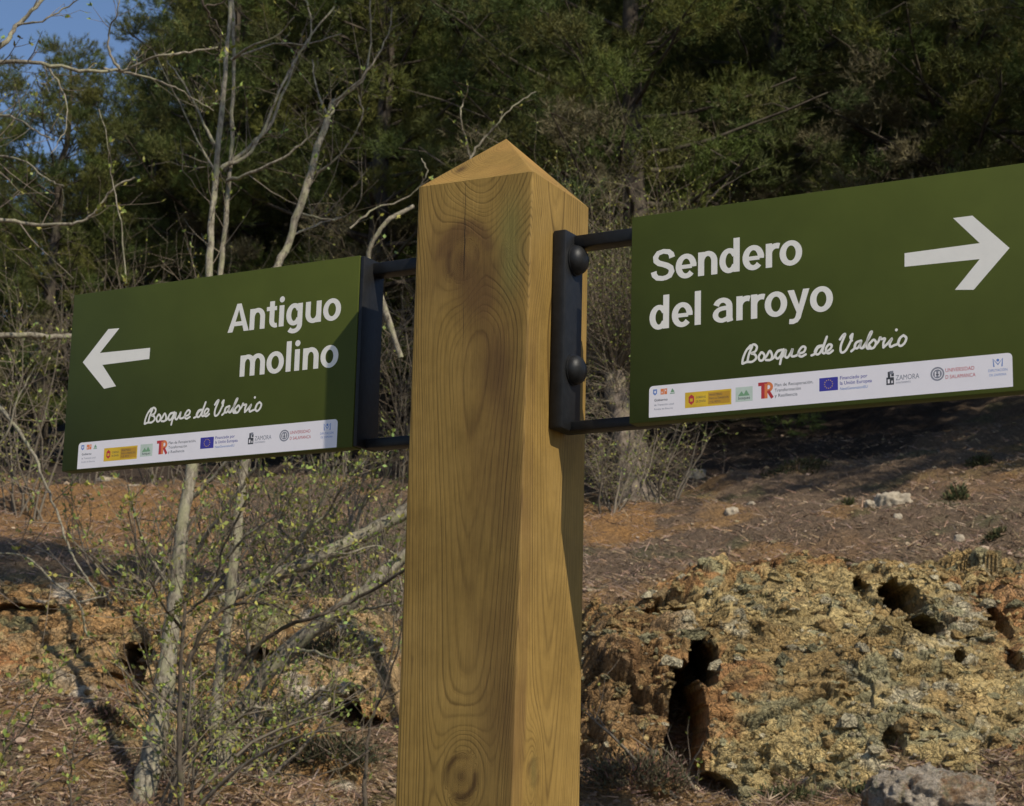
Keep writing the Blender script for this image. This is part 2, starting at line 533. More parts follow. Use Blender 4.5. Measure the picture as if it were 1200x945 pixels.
# ------------------------------------------------------------------ rocks
_ico = {}
def ico(sub):
    if sub not in _ico:
        bm = bmesh.new(); bmesh.ops.create_icosphere(bm, subdivisions=sub, radius=1)
        v = np.array([x.co[:] for x in bm.verts]); f = np.array([[a.index for a in x.verts] for x in bm.faces]); bm.free()
        _ico[sub] = (v, f)
    return _ico[sub]

def rock(name, center, radii, mat, sub=5, seed=0, lump=0.13, box=0.35, rz=0.0, holes=(), lean=0.0, label=None, cat='rock', group=None, freq=1.0):
    v, f = ico(sub)
    v = v.copy()
    # superellipsoid: boxier than a ball
    m = np.abs(v).max(1)
    s = 1 / (np.abs(v) ** 4).sum(1) ** 0.25
    v = v * (1 * (1 - box) + s * box)[:, None]
    n = v / np.linalg.norm(v, axis=1)[:, None]
    w = v * np.array(radii)
    c, s_ = cos(rz), sin(rz)
    w = np.stack([w[:, 0] * c - w[:, 1] * s_, w[:, 0] * s_ + w[:, 1] * c, w[:, 2]], -1)
    n = np.stack([n[:, 0] * c - n[:, 1] * s_, n[:, 0] * s_ + n[:, 1] * c, n[:, 2]], -1)
    q = w + np.array(center)
    R = float(np.mean(radii))
    warp = 0.25 * np.stack([fbm(q * 2.2 * freq, 3, seed + k * 7) for k in (1, 2, 3)], -1)
    w1 = worley((q + warp * .6) * 2.4 * freq, seed)
    w2 = worley((q + warp * .3) * 6.5 * freq, seed + 5)
    w3 = worley(q * 17 * freq, seed + 9) if sub >= 6 else 0
    fb = fbm(q * 1.1 * freq, 3, seed + 20)
    rg = 1 - np.abs(fbm(q * 4.5 * freq, 4, seed + 30)) * 2
    lm = min(1.0, R / 0.6)
    r2 = 1 - np.abs(fbm(q * np.array([5, 5, 9]) * freq, 4, seed + 50)) * 2
    strat = np.abs(vnoise(np.column_stack([q[:, 0] * .8 + warp[:, 0] * 3, q[:, 1] * .8, q[:, 2] * 5 + warp[:, 1] * 5]), seed + 60))
    d = lm * (lump * 0.75 * (0.6 - w1) + lump * 0.85 * (0.5 - w2) + lump * 1.1 * fb + lump * 0.28 * rg - lump * .22 * r2 + lump * .3 * strat)
    if sub >= 6: d = d + 0.045 * (0.5 - w3) + 0.035 * fbm(q * 14, 4, seed + 44, gain=.66)
    cav = np.clip((w1 - 0.62) * 2.6, 0, 1) * 0.7 + np.clip((w2 - 0.62) * 2, 0, 1) * 0.6
    w = w + n * d[:, None]
    w[:, 1] += lean * np.clip(w[:, 2], -.3, 9)
    q = w + np.array(center)
    for (hp, hr, hd, aim) in holes:
        hp = np.array(hp); aim = np.array(aim, float); aim /= np.linalg.norm(aim)
        rel = q - hp
        along = rel @ aim
        perp = rel - along[:, None] * aim
        hr = np.array(hr)
        dd = np.sqrt(((perp / hr) ** 2).sum(1)) + 0.22 * fbm(q * 6, 3, seed + 77)
        k = sm(1.0 - dd, 0.0, 0.28) * (np.abs(along) < 0.9) * (n @ aim < 0.1)
        q = q + aim * (k * hd)[:, None]
        cav = np.maximum(cav, k)
    w = q - np.array(center)
    me = mesh_np(name, w, f, mat, smooth=True, attrs={'cavity': np.clip(cav, 0, 1)})
    o = link(name, me, loc=center)
    tag(o, label, cat, group)
    return o

def rock_at(px, py, Y, wpx, hpx, dep, mat, **kw):
    c = P(px, py, Y)
    s = Y / F_PX
    return rock(kw.pop('name', 'boulder'), tuple(c), (wpx * s / 2, dep, hpx * s / 2), mat, **kw)

view = lambda px, py: ray(px, py)
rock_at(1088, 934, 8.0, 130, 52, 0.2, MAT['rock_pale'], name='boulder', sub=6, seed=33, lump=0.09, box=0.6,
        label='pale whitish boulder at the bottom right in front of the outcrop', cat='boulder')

def cells(p, seed):
    """Voronoi cells: nearest distance, crack distance (F2-F1), a random per cell and the offset from its centre"""
    i = np.floor(p).astype(np.int64)
    f1 = np.full(len(p), 9.0); f2 = np.full(len(p), 9.0); rnd = np.zeros((len(p), 3)); off = np.zeros((len(p), 3))
    for dx in (-1, 0, 1):
        for dy in (-1, 0, 1):
            for dz in (-1, 0, 1):
                c = i + np.array([dx, dy, dz])
                o = np.stack([hash3(c[:, 0], c[:, 1], c[:, 2], seed + k * 17) / 4294967296.0 for k in range(3)], -1)
                v = p - (c + o); d = np.sqrt((v ** 2).sum(1))
                nr = d < f1
                f2 = np.where(nr, f1, np.minimum(f2, d)); f1 = np.where(nr, d, f1)
                h = np.stack([hash3(c[:, 0], c[:, 1], c[:, 2], seed + 91 + k * 7) / 2147483648.0 - 1 for k in range(3)], -1)
                rnd[nr] = h[nr]; off[nr] = v[nr]
    return f1, f2 - f1, rnd, off

BANKV = []
def surf(px, py, rad=7):
    best = None
    for p in BANKV:
        v = p - np.array([0, 0, EYE]); dd = v @ fw
        X_ = 600 + F_PX * (v @ cr) / dd; Y_ = 472.5 - F_PX * (v @ cu) / dd
        m = ((X_ - px) ** 2 + (Y_ - py) ** 2) < rad * rad
        if m.any():
            k = np.argmin(np.where(m, p[:, 1], 99))
            if best is None or p[k, 1] < best[1]: best = p[k]
    return best

def bank(x0, x1, path, step, seed, amp, recess, palette, label, top=None, rust=None, cat='rock outcrop'):
    """a broken face of rock standing out of the slope; path = (forward distance, height above the eye)"""
    path = np.array(path, float)
    sl = np.concatenate([[0], np.cumsum(np.hypot(*np.diff(path, axis=0).T))])
    nv = int(sl[-1] / step); t = np.linspace(0, sl[-1], nv)
    Yp = np.interp(t, sl, path[:, 0]); Zp = np.interp(t, sl, path[:, 1])
    ker = np.ones(15) / 15
    Yp[8:-8] = np.convolve(Yp, ker, 'same')[8:-8]; Zp[8:-8] = np.convolve(Zp, ker, 'same')[8:-8]
    nu = int((x1 - x0) / step); xs = np.linspace(x0, x1, nu)
    X = np.tile(xs, nv); Y = np.repeat(Yp, nu); Z = np.repeat(Zp, nu) + EYE
    tt = np.repeat(t / t[-1], nu)
    ty, tz = np.gradient(Yp), np.gradient(Zp); l = np.hypot(ty, tz); nrm = np.stack([0 * ty, -tz / l * 1.0, ty / l], -1)
    N = np.repeat(nrm, nu, 0)
    p = np.column_stack([X, Y, Z])
    # the face swings in and out, its top edge goes up and down
    sw = 0.22 * fbm(np.column_stack([X * .9, Z * .7, 0 * X]), 3, seed + 1)
    p = p + N * sw[:, None]
    if top is not None: p[:, 2] += np.interp(X, *top) * sm(tt, .3, .75)
    edge = sm(X, x0, x0 + .35) * (1 - sm(X, x1 - .35, x1))
    q = p + 0.10 * np.stack([fbm(p * 3, 3, seed + k) for k in (2, 3, 4)], -1)
    A1, A2, A3, A4 = (q * np.array([1.7, 1.7, 2.9]), q * np.array([4.6, 4.6, 8]), q * np.array([13, 13, 20]), q * 34)
    f, c1, r1, o1 = cells(A1, seed + 5); d1 = r1[:, 0] * .5 + (o1 * r1).sum(1) * .9 - .8 * np.clip(.14 - c1, 0, 1) * 3
    f, c2, r2, o2 = cells(A2, seed + 6); d2 = r2[:, 0] * .5 + (o2 * r2).sum(1) * .9 - np.clip(.14 - c2, 0, 1) * 3
    f, c3, r3, o3 = cells(A3, seed + 7); d3 = r3[:, 0] * .5 + (o3 * r3).sum(1) * .9 - np.clip(.12 - c3, 0, 1) * 3
    f, c4, r4, o4 = cells(A4, seed + 8); d4 = r4[:, 0] * .6
    mod = (0.45 + 0.9 * np.clip(.5 + fbm(p * 1.7, 3, seed + 9), 0, 1)) * (1 - .8 * sm(tt, .78, .95))
    d = amp * mod * (.085 * d1 + .042 * d2 + .019 * d3 + .007 * d4 + .085 * fbm(q * 2.6, 5, seed + 10, gain=.6))
    d = d - (1 - edge) * .5
    p = p + N * d[:, None]
    dark = np.zeros(len(p))
    for (px, py, rx, ry, dep) in recess:
        for Yc in np.arange(path[1, 0], path[-2, 0], .03):
            if np.interp(Yc, path[:, 0], path[:, 1]) + EYE + (np.interp(P(px, py, Yc)[0], *top) if top is not None else 0) * .7 > P(px, py, Yc)[2]: break
        c = P(px, py, Yc); s = Yc / F_PX
        wob = 0.30 * fbm(p * np.array([4, 1, 4]), 3, seed + 13) + .16 * fbm(p * 15, 2, seed + 14)
        # distance measured square to the line of the recess axis (straight into the hill)
        e = np.sqrt(((p[:, 0] - c[0]) / (rx * s)) ** 2 + ((p[:, 2] - c[2]) / (ry * s)) ** 2) + wob
        k = sm(1 - e, 0, .30)
        p[:, 1] += k * dep
    tint = palette[0] + 0 * p
    n1_ = fbm(p * 1.6, 4, seed + 20)
    tint = lerp(tint, palette[1] + 0 * p, sm(n1_ + .22 * r2[:, 1], -.12, .25))
    tint = lerp(tint, palette[2] + 0 * p, sm(fbm(p * 2.3, 4, seed + 21) + .2 * r2[:, 1], .24, .38))
    tint = lerp(tint, palette[3] + 0 * p, sm(fbm(p * 4.2, 4, seed + 22) + .28 * r3[:, 1], .24, .38) * .85)
    tint = lerp(tint, palette[4] + 0 * p, sm(fbm(p * 1.3, 3, seed + 23) + .15 * r3[:, 2], .20, .36) * .8)
    if rust is not None: tint = lerp(tint, np.array([.27, .15, .06]) * (1 + .5 * n1_)[:, None], (1 - sm(X + .15 * n1_, rust, rust + .2)) * .85)
    tint = tint * (1 + .20 * r2[:, 2] + .22 * r3[:, 0] + .16 * r4[:, 1])[:, None]
    ii_ = np.arange(nu * nv).reshape(nv, nu)
    Q = np.stack([ii_[:-1, :-1], ii_[:-1, 1:], ii_[1:, 1:], ii_[1:, :-1]], -1).reshape(-1, 4)
    BANKV.append(p.copy())
    org = np.array([(x0 + x1) / 2, path[2, 0], EYE + path[1, 1]])
    me = mesh_np('rock_outcrop', p - org, Q, MAT['bank'], smooth=False, attrs={'tint': np.clip(tint, .01, 1)})
    return tag(link('rock_outcrop', me, loc=tuple(org)), label, cat)

OCH = [np.array(c) for c in ((.37, .25, .10), (.48, .36, .155), (.50, .43, .27), (.31, .28, .15), (.38, .185, .07))]
ORG = [np.array(c) for c in ((.42, .245, .095), (.47, .32, .155), (.50, .42, .30), (.22, .21, .10), (.43, .185, .06))]
sx = lambda px: (px - 600) / F_PX * 9.3
bank(sx(640), sx(1420), [(8.15, -.55), (8.35, -.3), (8.6, .02), (8.85, .36), (9.25, .74), (9.9, 1.10), (10.7, 1.40), (11.3, 1.42), (11.9, 1.2)], .0092, 3, 1.0,
     [(1050, 706, 24, 25, .75), (1078, 738, 21, 17, .7), (1172, 730, 11, 28, .5), (1000, 692, 9, 14, .2), (1118, 775, 7, 14, .10), (1042, 872, 12, 22, .12),
      (822, 775, 17, 40, 1.1), (806, 835, 20, 58, 1.2), (800, 900, 22, 60, 1.2), (835, 935, 30, 28, .9), (778, 720, 34, 10, .2), (1186, 775, 10, 20, .12)],
     OCH, 'broken ochre rock face with dark hollows on the slope below the right sign', rust=.72, top=([sx(640), sx(770), sx(850), sx(1000), sx(1420)], [-.32, -.26, -.10, -.06, .06]))
bank(sx(-260), sx(520), [(7.95, -.55), (8.15, -.3), (8.45, -.02), (8.8, .26), (9.3, .56), (9.9, .90), (10.5, 1.10), (11.2, 1.13), (11.8, .9)], .0105, 43, .62,
     [(150, 800, 24, 50, .9), (398, 838, 26, 30, .8), (425, 862, 34, 26, .7), (300, 770, 22, 14, .2), (40, 722, 50, 9, .12)],
     ORG, 'eroded orange earth and rock bank at the lower left behind the forked tree')

# loose rubble lying on and against both rock faces
def rubble(n, which, pal, label):
    P_ = BANKV[which]
    v, f = ico(1)
    idx = rng.integers(0, len(P_), n)
    q = P_[idx]
    q = q[(q[:, 2] > H(q[:, 0], q[:, 1]) - .01)]
    n = len(q)
    sz = rng.gamma(1.7, .0075, n) + .006
    dirs = rng.normal(size=(n, 3)); dirs /= np.linalg.norm(dirs, axis=1)[:, None]
    vv = np.repeat(v[None], n, 0) * rng.uniform(.55, 1.25, (n, len(v), 1)) ** .8
    # chop each lump flat along random planes so it is angular
    for k in range(4):
        pl = rng.normal(size=(n, 3)); pl /= np.linalg.norm(pl, axis=1)[:, None]
        dd = np.einsum('nvk,nk->nv', vv, pl) - rng.uniform(.25, .6, (n, 1))
        vv = vv - np.clip(dd, 0, 9)[:, :, None] * pl[:, None]
    V = (vv * np.stack([sz * rng.uniform(.9, 1.6, n), sz, sz * rng.uniform(.6, 1.0, n)], -1)[:, None] + q[:, None]).reshape(-1, 3)
    F_ = (f[None] + (np.arange(n) * len(v))[:, None, None]).reshape(-1, 3)
    c = np.array(pal)[rng.integers(0, len(pal), n)] * rng.uniform(.65, 1.25, (n, 1))
    tag(link('rubble', mesh_np('rubble', V, F_, MAT['bank'], attrs={'tint': np.repeat(c, len(v), 0)})), label, 'rubble', kind='stuff')
rubble(5200, 0, OCH[:4] + OCH[:2], 'loose ochre rubble lying over the rock face below the right sign')
rubble(3000, 1, ORG[:2] + OCH[:2], 'loose tan rubble lying over the orange bank at the lower left')
stones = [(813, 557, 24, 18, 'pale rounded stone lying at the edge of the shade right of the rough trunk'),
          (1046, 604, 34, 16, 'largest pale stone of the cluster on the slope below the right sign'),
          (1022, 607, 20, 12, 'small pale stone at the left of the cluster on the slope'),
          (1035, 592, 14, 14, 'upright pale stone at the back of the cluster on the slope'),
          (881, 587, 11, 8, 'tiny pale stone alone in the middle of the purple slope'),
          (858, 599, 14, 8, 'flat pale stone left of the tiny one on the purple slope'),
          (735, 588, 11, 8, 'white stone on the orange earth beside the post'),
          (125, 561, 26, 10, 'flat grey stone under the left corner of the left sign'),
          (157, 566, 20, 11, 'reddish stone on the ridge under the left sign'),
          (10, 874, 26, 16, 'cream stone at the bottom left edge'),
          (1124, 634, 9, 7, 'small white pebble near the green tuft on the right slope'),
          (1052, 627, 9, 6, 'small white pebble just below the stone cluster'),
          ]
for k, (px, py, w_, h_, lab) in enumerate(stones):
    q, ok = hit([px], [py])
    if not ok[0]: continue
    x, y = q[0, 0], q[0, 1]
    s = y / F_PX
    sp_ = surf(px, py)
    if sp_ is not None and sp_[1] < y + .4: x, y, zc = sp_
    else: zc = h1(x, y) + h_ * s * 0.15
    rock('stone', (x, y, zc), (w_ * s / 2, w_ * s * 0.4, h_ * s * 0.62), MAT['pale_stone'], sub=4, seed=100 + k, lump=0.33, box=0.7, label=lab, cat='stone', freq=5.0)

# ------------------------------------------------------------------ geometry collectors
class Geo:
    def __init__(self): self.v = []; self.f = []; self.c = []; self.n = 0
    def tube(self, pts, rad, sides=6, tint=None, cap=True):
        pts = np.asarray(pts, float); rad = np.asarray(rad, float); m = len(pts)
        tg = np.gradient(pts, axis=0); tg /= np.linalg.norm(tg, axis=1)[:, None] + 1e-9
        ref = np.array([0.31, 0.95, 0.1]) if abs(tg[0, 2]) > 0.6 else np.array([0.05, 0.1, 1.0])
        a = np.cross(tg, ref); a /= np.linalg.norm(a, axis=1)[:, None] + 1e-9
        b = np.cross(tg, a)
        th_ = np.arange(sides) * 2 * pi / sides
        ring = pts[:, None] + rad[:, None, None] * (np.cos(th_)[None, :, None] * a[:, None] + np.sin(th_)[None, :, None] * b[:, None])
        self.v.append(ring.reshape(-1, 3))
        i = np.arange(m - 1)[:, None] * sides; j = np.arange(sides)[None]; j2 = (j + 1) % sides
        q = np.stack([i + j, i + j2, i + sides + j2, i + sides + j], -1).reshape(-1, 4) + self.n
        self.f.append(q)
        if tint is not None: self.c.append(np.tile(np.asarray(tint, float), (m * sides, 1)))
        self.n += m * sides
    def leaf(self, p, d, L, W, tint):
        """small folded pointed leaf: quad p, side, tip, side"""
        d = d / (np.linalg.norm(d) + 1e-9)
        s = np.cross(d, rng.normal(size=3)); s /= np.linalg.norm(s) + 1e-9
        v = np.array([p, p + d * L * .5 + s * W * .5, p + d * L, p + d * L * .5 - s * W * .5])
        self.v.append(v); self.f.append(np.array([[0, 1, 2, 3]]) + self.n); self.n += 4
        self.c.append(np.tile(np.asarray(tint, float), (4, 1)))
    def build(self, name, mat, parent=None, kind=None, smooth=True, org=None):
        v = np.concatenate(self.v)
        if org is not None: v = v - np.asarray(org)
        me = mesh_np(name, v, np.concatenate(self.f), mat, smooth=smooth, attrs={'tint': np.concatenate(self.c)} if self.c else None)
        o = link(name, me, parent)
        if kind: o['kind'] = kind
        return o

def spline(pts, per=5):
    pts = np.asarray(pts, float)
    if len(pts) < 3:
        t = np.linspace(0, 1, per + 1)[:, None]; return pts[0] * (1 - t) + pts[-1] * t
    e = np.vstack([2 * pts[0] - pts[1], pts, 2 * pts[-1] - pts[-2]])
    out = []
    for i in range(1, len(e) - 2):
        for t in np.arange(per) / per:
            out.append(0.5 * ((2 * e[i]) + (-e[i - 1] + e[i + 1]) * t + (2 * e[i - 1] - 5 * e[i] + 4 * e[i + 1] - e[i + 2]) * t * t + (-e[i - 1] + 3 * e[i] - 3 * e[i + 1] + e[i + 2]) * t ** 3))
    out.append(e[-2])
    return np.array(out)

def shoot(tw, bd, p, d, L, r, depth, leafy, up=0.25):
    """one side twig with kinks, buds and finer twigs"""
    n = max(3, int(L / 0.05)) if L < .4 else 8
    pts = [p]; dd = d / np.linalg.norm(d)
    for k in range(n):
        dd = dd + rng.normal(size=3) * 0.10 + np.array([0, 0, up / n]); dd /= np.linalg.norm(dd)
        pts.append(pts[-1] + dd * L / n)
    pts = np.array(pts)
    g = rng.uniform(0.7, 1.25)
    tw.tube(pts, np.linspace(r, max(0.0007, r * 0.35), len(pts)), 3 if r < 0.004 else 4, (g, g * rng.uniform(.93, 1.0), g * rng.uniform(.85, 1.0)))
    for k in range(1, len(pts)):
        if rng.random() < leafy * (0.35 + 1.1 * k / len(pts)):
            for _ in range(rng.integers(1, 4)):
                t = rng.uniform(0.6, 1.5); y = rng.uniform(0.75, 1.3)
                bd.leaf(pts[k], rng.normal(size=3) * .7 + dd + np.array([0, 0, .3]), rng.uniform(0.010, 0.030), rng.uniform(0.006, 0.017), (t * y, t, t * rng.uniform(.6, 1.2)))
        if depth > 0 and rng.random() < 0.42:
            s = rng.normal(size=3); s -= dd * (s @ dd); s /= np.linalg.norm(s)
            shoot(tw, bd, pts[k], dd * 0.8 + s * 0.8, L * rng.uniform(0.25, 0.55), r * 0.6, depth - 1, leafy, up)

def px_line(line, Y0, Y1, jitter=0.0):
    pts = [P(x, y, Y0 + (Y1 - Y0) * i / max(1, len(line) - 1) + rng.normal() * jitter) for i, (x, y) in enumerate(line)]
    return spline(pts, 5)

def branchy(name, label, cat, lines, mat, leafy=0.35, density=1.0, depth=1, tl=(0.12, 0.5), group=None, ground=True):
    """lines: (name, picture points, Y0, Y1, r0 px, r1 px, density) -> tree thing with parts"""
    base = px_line(lines[0][1], lines[0][2], lines[0][3])[0]
    org = np.array([base[0], base[1], h1(base[0], base[1]) if ground else base[2]])
    root = tag(empty(name, tuple(org)), label, cat, group)
    tw, bd = Geo(), Geo()
    bd.c = []; 
    for (nm, line, Y0, Y1, r0, r1, den) in lines:
        pts = px_line(line, Y0, Y1, 0.03)
        pts[1:-1] += rng.normal(size=pts[1:-1].shape) * 0.0025
        m = len(pts)
        s = (Y0 + Y1) / 2 / F_PX / 2
        rad = (r1 + (r0 - r1) * np.linspace(1, 0, m) ** 1.9) * s * (.92 if r0 > 15 else .8) * (1 + 0.08 * rng.normal(size=m))
        if nm == 'trunk' and ground:
            g0 = h1(pts[0, 0], pts[0, 1]) - 0.1
            if pts[0, 2] > g0 + .02:
                pts = np.vstack([[pts[0, 0], pts[0, 1], g0], pts]); rad = np.concatenate([[rad[0] * 1.25], rad])
        g = Geo(); g.tube(pts, rad, 8 if r0 > 12 else 6)
        g.build(nm, mat, root, org=org)
        seg = np.linalg.norm(np.diff(pts, axis=0), axis=1); Ltot = seg.sum()
        cnt = int(Ltot / 0.06 * den * density)
        cum = np.concatenate([[0], np.cumsum(seg)])
        for _ in range(cnt):
            a = rng.uniform(0.06, 1.0) * Ltot
            k = min(len(seg) - 1, max(0, np.searchsorted(cum, a) - 1))
            t = (a - cum[k]) / seg[k]
            p = pts[k] * (1 - t) + pts[k + 1] * t
            dd = (pts[k + 1] - pts[k]) / seg[k]
            sd_ = rng.normal(size=3); sd_ -= dd * (sd_ @ dd); sd_ /= np.linalg.norm(sd_)
            L = rng.uniform(*tl) * (0.5 + 0.6 * (1 - a / Ltot)) * .8
            shoot(tw, bd, p, dd * 0.7 + sd_ + np.array([0, 0, .25]), L, min(0.0028, rad[min(k, len(rad) - 1)] * .5), depth, leafy)
    if tw.v: tw.build('twig', MAT['twig'], root, 'stuff', org=org)
    if bd.v: bd.build('young_leaf', MAT['bud'], root, 'stuff', smooth=False, org=org)
    return root

# ------------------------------------------------------------------ pines
def pine_meshes(seed, height=10.0, spread=2.3, low=0.18, nb=72):
    r_ = np.random.default_rng(seed)
    trunk = Geo()
    zs = np.linspace(-0.4, height * 0.97, 16)
    bend = np.cumsum(r_.normal(size=(16, 2)) * 0.045, axis=0)
    tp = np.column_stack([bend[:, 0], bend[:, 1], zs])
    trunk.tube(tp, np.interp(zs, [-0.4, 0.4, height], [0.24, 0.17, 0.02]), 9)
    cent = []; cdir = []; csz = []; ctint = []
    limb = Geo()
    for i in range(nb):
        u = (i + r_.random()) / nb
        z = height * (low + (0.99 - low) * u)
        hfrac = (z / height - low) / (1 - low)
        L = spread * (0.55 + 0.6 * math.sin(pi * min(1, hfrac * 0.9 + 0.12))) * (1 - 0.72 * hfrac ** 2.2) * r_.uniform(0.6, 1.12)
        az = i * 2.399 + r_.normal() * 0.4
        lift = r_.uniform(-0.05, 0.35) + 0.5 * hfrac
        b0 = np.array([np.interp(z, zs, tp[:, 0]), np.interp(z, zs, tp[:, 1]), z])
        d = np.array([cos(az), sin(az), lift]); d /= np.linalg.norm(d)
        ts = np.linspace(0, 1, 6)
        pts = b0 + d * L * ts[:, None] + np.column_stack([r_.normal(size=6) * .05 * ts, r_.normal(size=6) * .05 * ts, 0.22 * L * ts ** 2 - 0.1 * L * ts])
        limb.tube(pts, np.interp(ts, [0, 1], [0.045 * (1.1 - hfrac), 0.008]), 4)
        dead = (hfrac < 0.22 and r_.random() < 0.28)
        nc = max(2, int(L * 3.3))
        for k in range(nc):
            t = 1 - 0.8 * (k / nc) * r_.uniform(.6, 1.2)
            p = b0 * (1 - t) + pts[-1] * t + r_.normal(size=3) * np.array([.24, .24, .13]) * (0.5 + 0.3 * L)
            limb.tube(np.array([pts[min(5, int(t * 5))], (pts[min(5, int(t * 5))] + p) / 2 + r_.normal(size=3) * .04, p]), [0.009, .006, 0.004], 3)
            cent.append(p); csz.append(r_.uniform(0.17, 0.36)); g = r_.uniform(0.72, 1.3)
            if dead: ctint.append((1.6 * g, 1.15 * g, 2.4 * g))
            else: ctint.append((g * r_.uniform(.85, 1.25), g, g * r_.uniform(.7, 1.1)))
            cdir.append(d)
    cent = np.array(cent); csz = np.array(csz); ctint = np.array(ctint); cdir = np.array(cdir)
    NT_, NN = 36, 22
    nC = len(cent)
    # tufts on a shell of each clump, needles bristle outward and up
    od = r_.normal(size=(nC, NT_, 3)); od /= np.linalg.norm(od, axis=2)[:, :, None]
    rad = csz[:, None] * r_.uniform(0.35, 1.0, size=(nC, NT_))
    tc = cent[:, None] + od * rad[:, :, None] * np.array([1.15, 1.15, 0.75])
    tdir = od * .8 + cdir[:, None] * 0.5 + np.array([0, 0, .6])
    tdir /= np.linalg.norm(tdir, axis=2)[:, :, None]
    nd = tdir[:, :, None] * 0.75 + r_.normal(size=(nC, NT_, NN, 3)) * 0.55
    nd /= np.linalg.norm(nd, axis=3)[..., None]
    side = np.cross(nd, r_.normal(size=nd.shape)); side /= np.linalg.norm(side, axis=3)[..., None]
    base = tc[:, :, None] + tdir[:, :, None] * r_.uniform(-0.05, 0.05, size=(nC, NT_, NN, 1))
    ln = r_.uniform(0.06, 0.12, size=(nC, NT_, NN, 1)); wd = 0.0034
    tri = np.stack([base - side * wd, base + side * wd, base + nd * ln], axis=3).reshape(-1, 3)
    f = np.arange(len(tri)).reshape(-1, 3)
    tt = ctint[:, None] * r_.uniform(0.8, 1.25, size=(nC, NT_, 1))
    tt = np.repeat(tt.reshape(-1, 3), NN * 3, axis=0)
    crown = mesh_np('crown', tri, f, MAT['needle'], smooth=False, attrs={'tint': tt})
    return (trunk.build, limb, crown, trunk)

PINE = []
for sd_, h_, sp_, lo_ in ((1, 8.6, 2.5, 0.06), (2, 9.8, 2.6, 0.10), (3, 9.0, 2.3, 0.12)):
    _, lb, cme, tg_ = pine_meshes(sd_, h_, sp_, lo_)
    tme = mesh_np('trunk', np.concatenate(tg_.v), np.concatenate(tg_.f), MAT['bark_pine'], smooth=True)
    lme = mesh_np('limb', np.concatenate(lb.v), np.concatenate(lb.f), MAT['bark_pine'], smooth=True)
    PINE.append((tme, lme, cme))

def pine(x, y, var, sc, rz, label, group='pines of the wood behind the signs', cat='pine tree'):
    root = tag(empty('pine_tree', (x, y, h1(x, y) - 0.1), rz), label, cat, group)
    root.scale = (sc, sc, sc)
    t, l, c = PINE[var]
    link('trunk', t, root); o = link('limb', l, root); o['kind'] = 'stuff'; link('crown', c, root)
    return root

DENSE = 'dark green pine standing in the dense wood behind the signs'
# (picture x, distance, variant, scale, label)
front = [(735, 20.2, 0, 0.98, 'bright olive green pine with a bushy crown right behind the top of the post'),
         (900, 23.5, 1, 1.0, 'green pine with a tall crown behind the left part of the right sign'),
         (1120, 22.0, 2, 1.0, 'dim brownish pine with sparse lower limbs above the arrow of the right sign'),
         (1260, 21.5, 0, 1.0, None),
         (560, 25.5, 1, 1.0, None),
         (440, 23.5, 0, .95, 'pine with yellowish green tips just left of the top of the post'),
         (330, 26.5, 2, 1.05, None),
         (250, 25.0, 1, .80, 'tall pine whose tip stands beside the gap of blue sky'),
         (165, 27.0, 2, .71, 'slender pine whose tip pokes into the blue sky at the upper left'),
         (50, 24.0, 0, .63, 'low pine with an uneven top under the sky at the upper left'),
         (-60, 26.0, 1, .62, None), (1010, 26.5, 1, 1.05, None), (670, 27.0, 2, 1.08, None), (1180, 28.0, 1, 1.0, None)]
k = 0
for (px, Y, var, sc, lab) in front:
    x = P(px, 500, Y)[0]
    pine(x, Y, var, sc, k * 1.7, lab or DENSE); k += 1
for row, (Y, step, sc0) in enumerate(((31, 92, 1.05), (36, 80, 1.1), (43, 75, 1.2))):
    px = -80 + row * 30
    while px < 1340:
        x = P(px, 500, Y)[0] + rng.normal() * .4
        sc = sc0 * rng.uniform(0.92, 1.08)
        if px < 135: sc = {31: .56, 36: .56, 43: .56}[Y] * rng.uniform(.93, 1.02)
        elif px < 250: sc = {31: .58, 36: .56, 43: .55}[Y] * rng.uniform(.95, 1.05)
        pine(x, Y + rng.normal() * .8, rng.integers(0, 3), sc, rng.uniform(0, 6), DENSE)
        px += step * rng.uniform(.85, 1.15)
# pines just outside the right edge that throw their shade over the slope
for (x, y, var, sc) in ((5.5, 14.5, 1, .80), (7.3, 14.2, 2, 0.9), (6.8, 16.6, 0, .95), (8.8, 17.6, 1, .9)):
    pine(x, y, var, sc, x, 'pine on the slope beyond the right edge whose shade falls under the sign', group='pines beyond the right edge')
_, lb, cme, tg_ = pine_meshes(5, 10.5, 1.35, .80, 34)  # added unseen pine; its high crown and trunk shade the left bank and cleft
PINE.append((mesh_np('trunk', np.concatenate(tg_.v), np.concatenate(tg_.f), MAT['bark_pine'], smooth=True), mesh_np('limb', np.concatenate(lb.v), np.concatenate(lb.f), MAT['bark_pine'], smooth=True), cme))
pine(2.75, 6.0, 3, 1.0, 0, 'unseen tall pine with a high crown added beyond the right edge to shade the left bank', group=None)

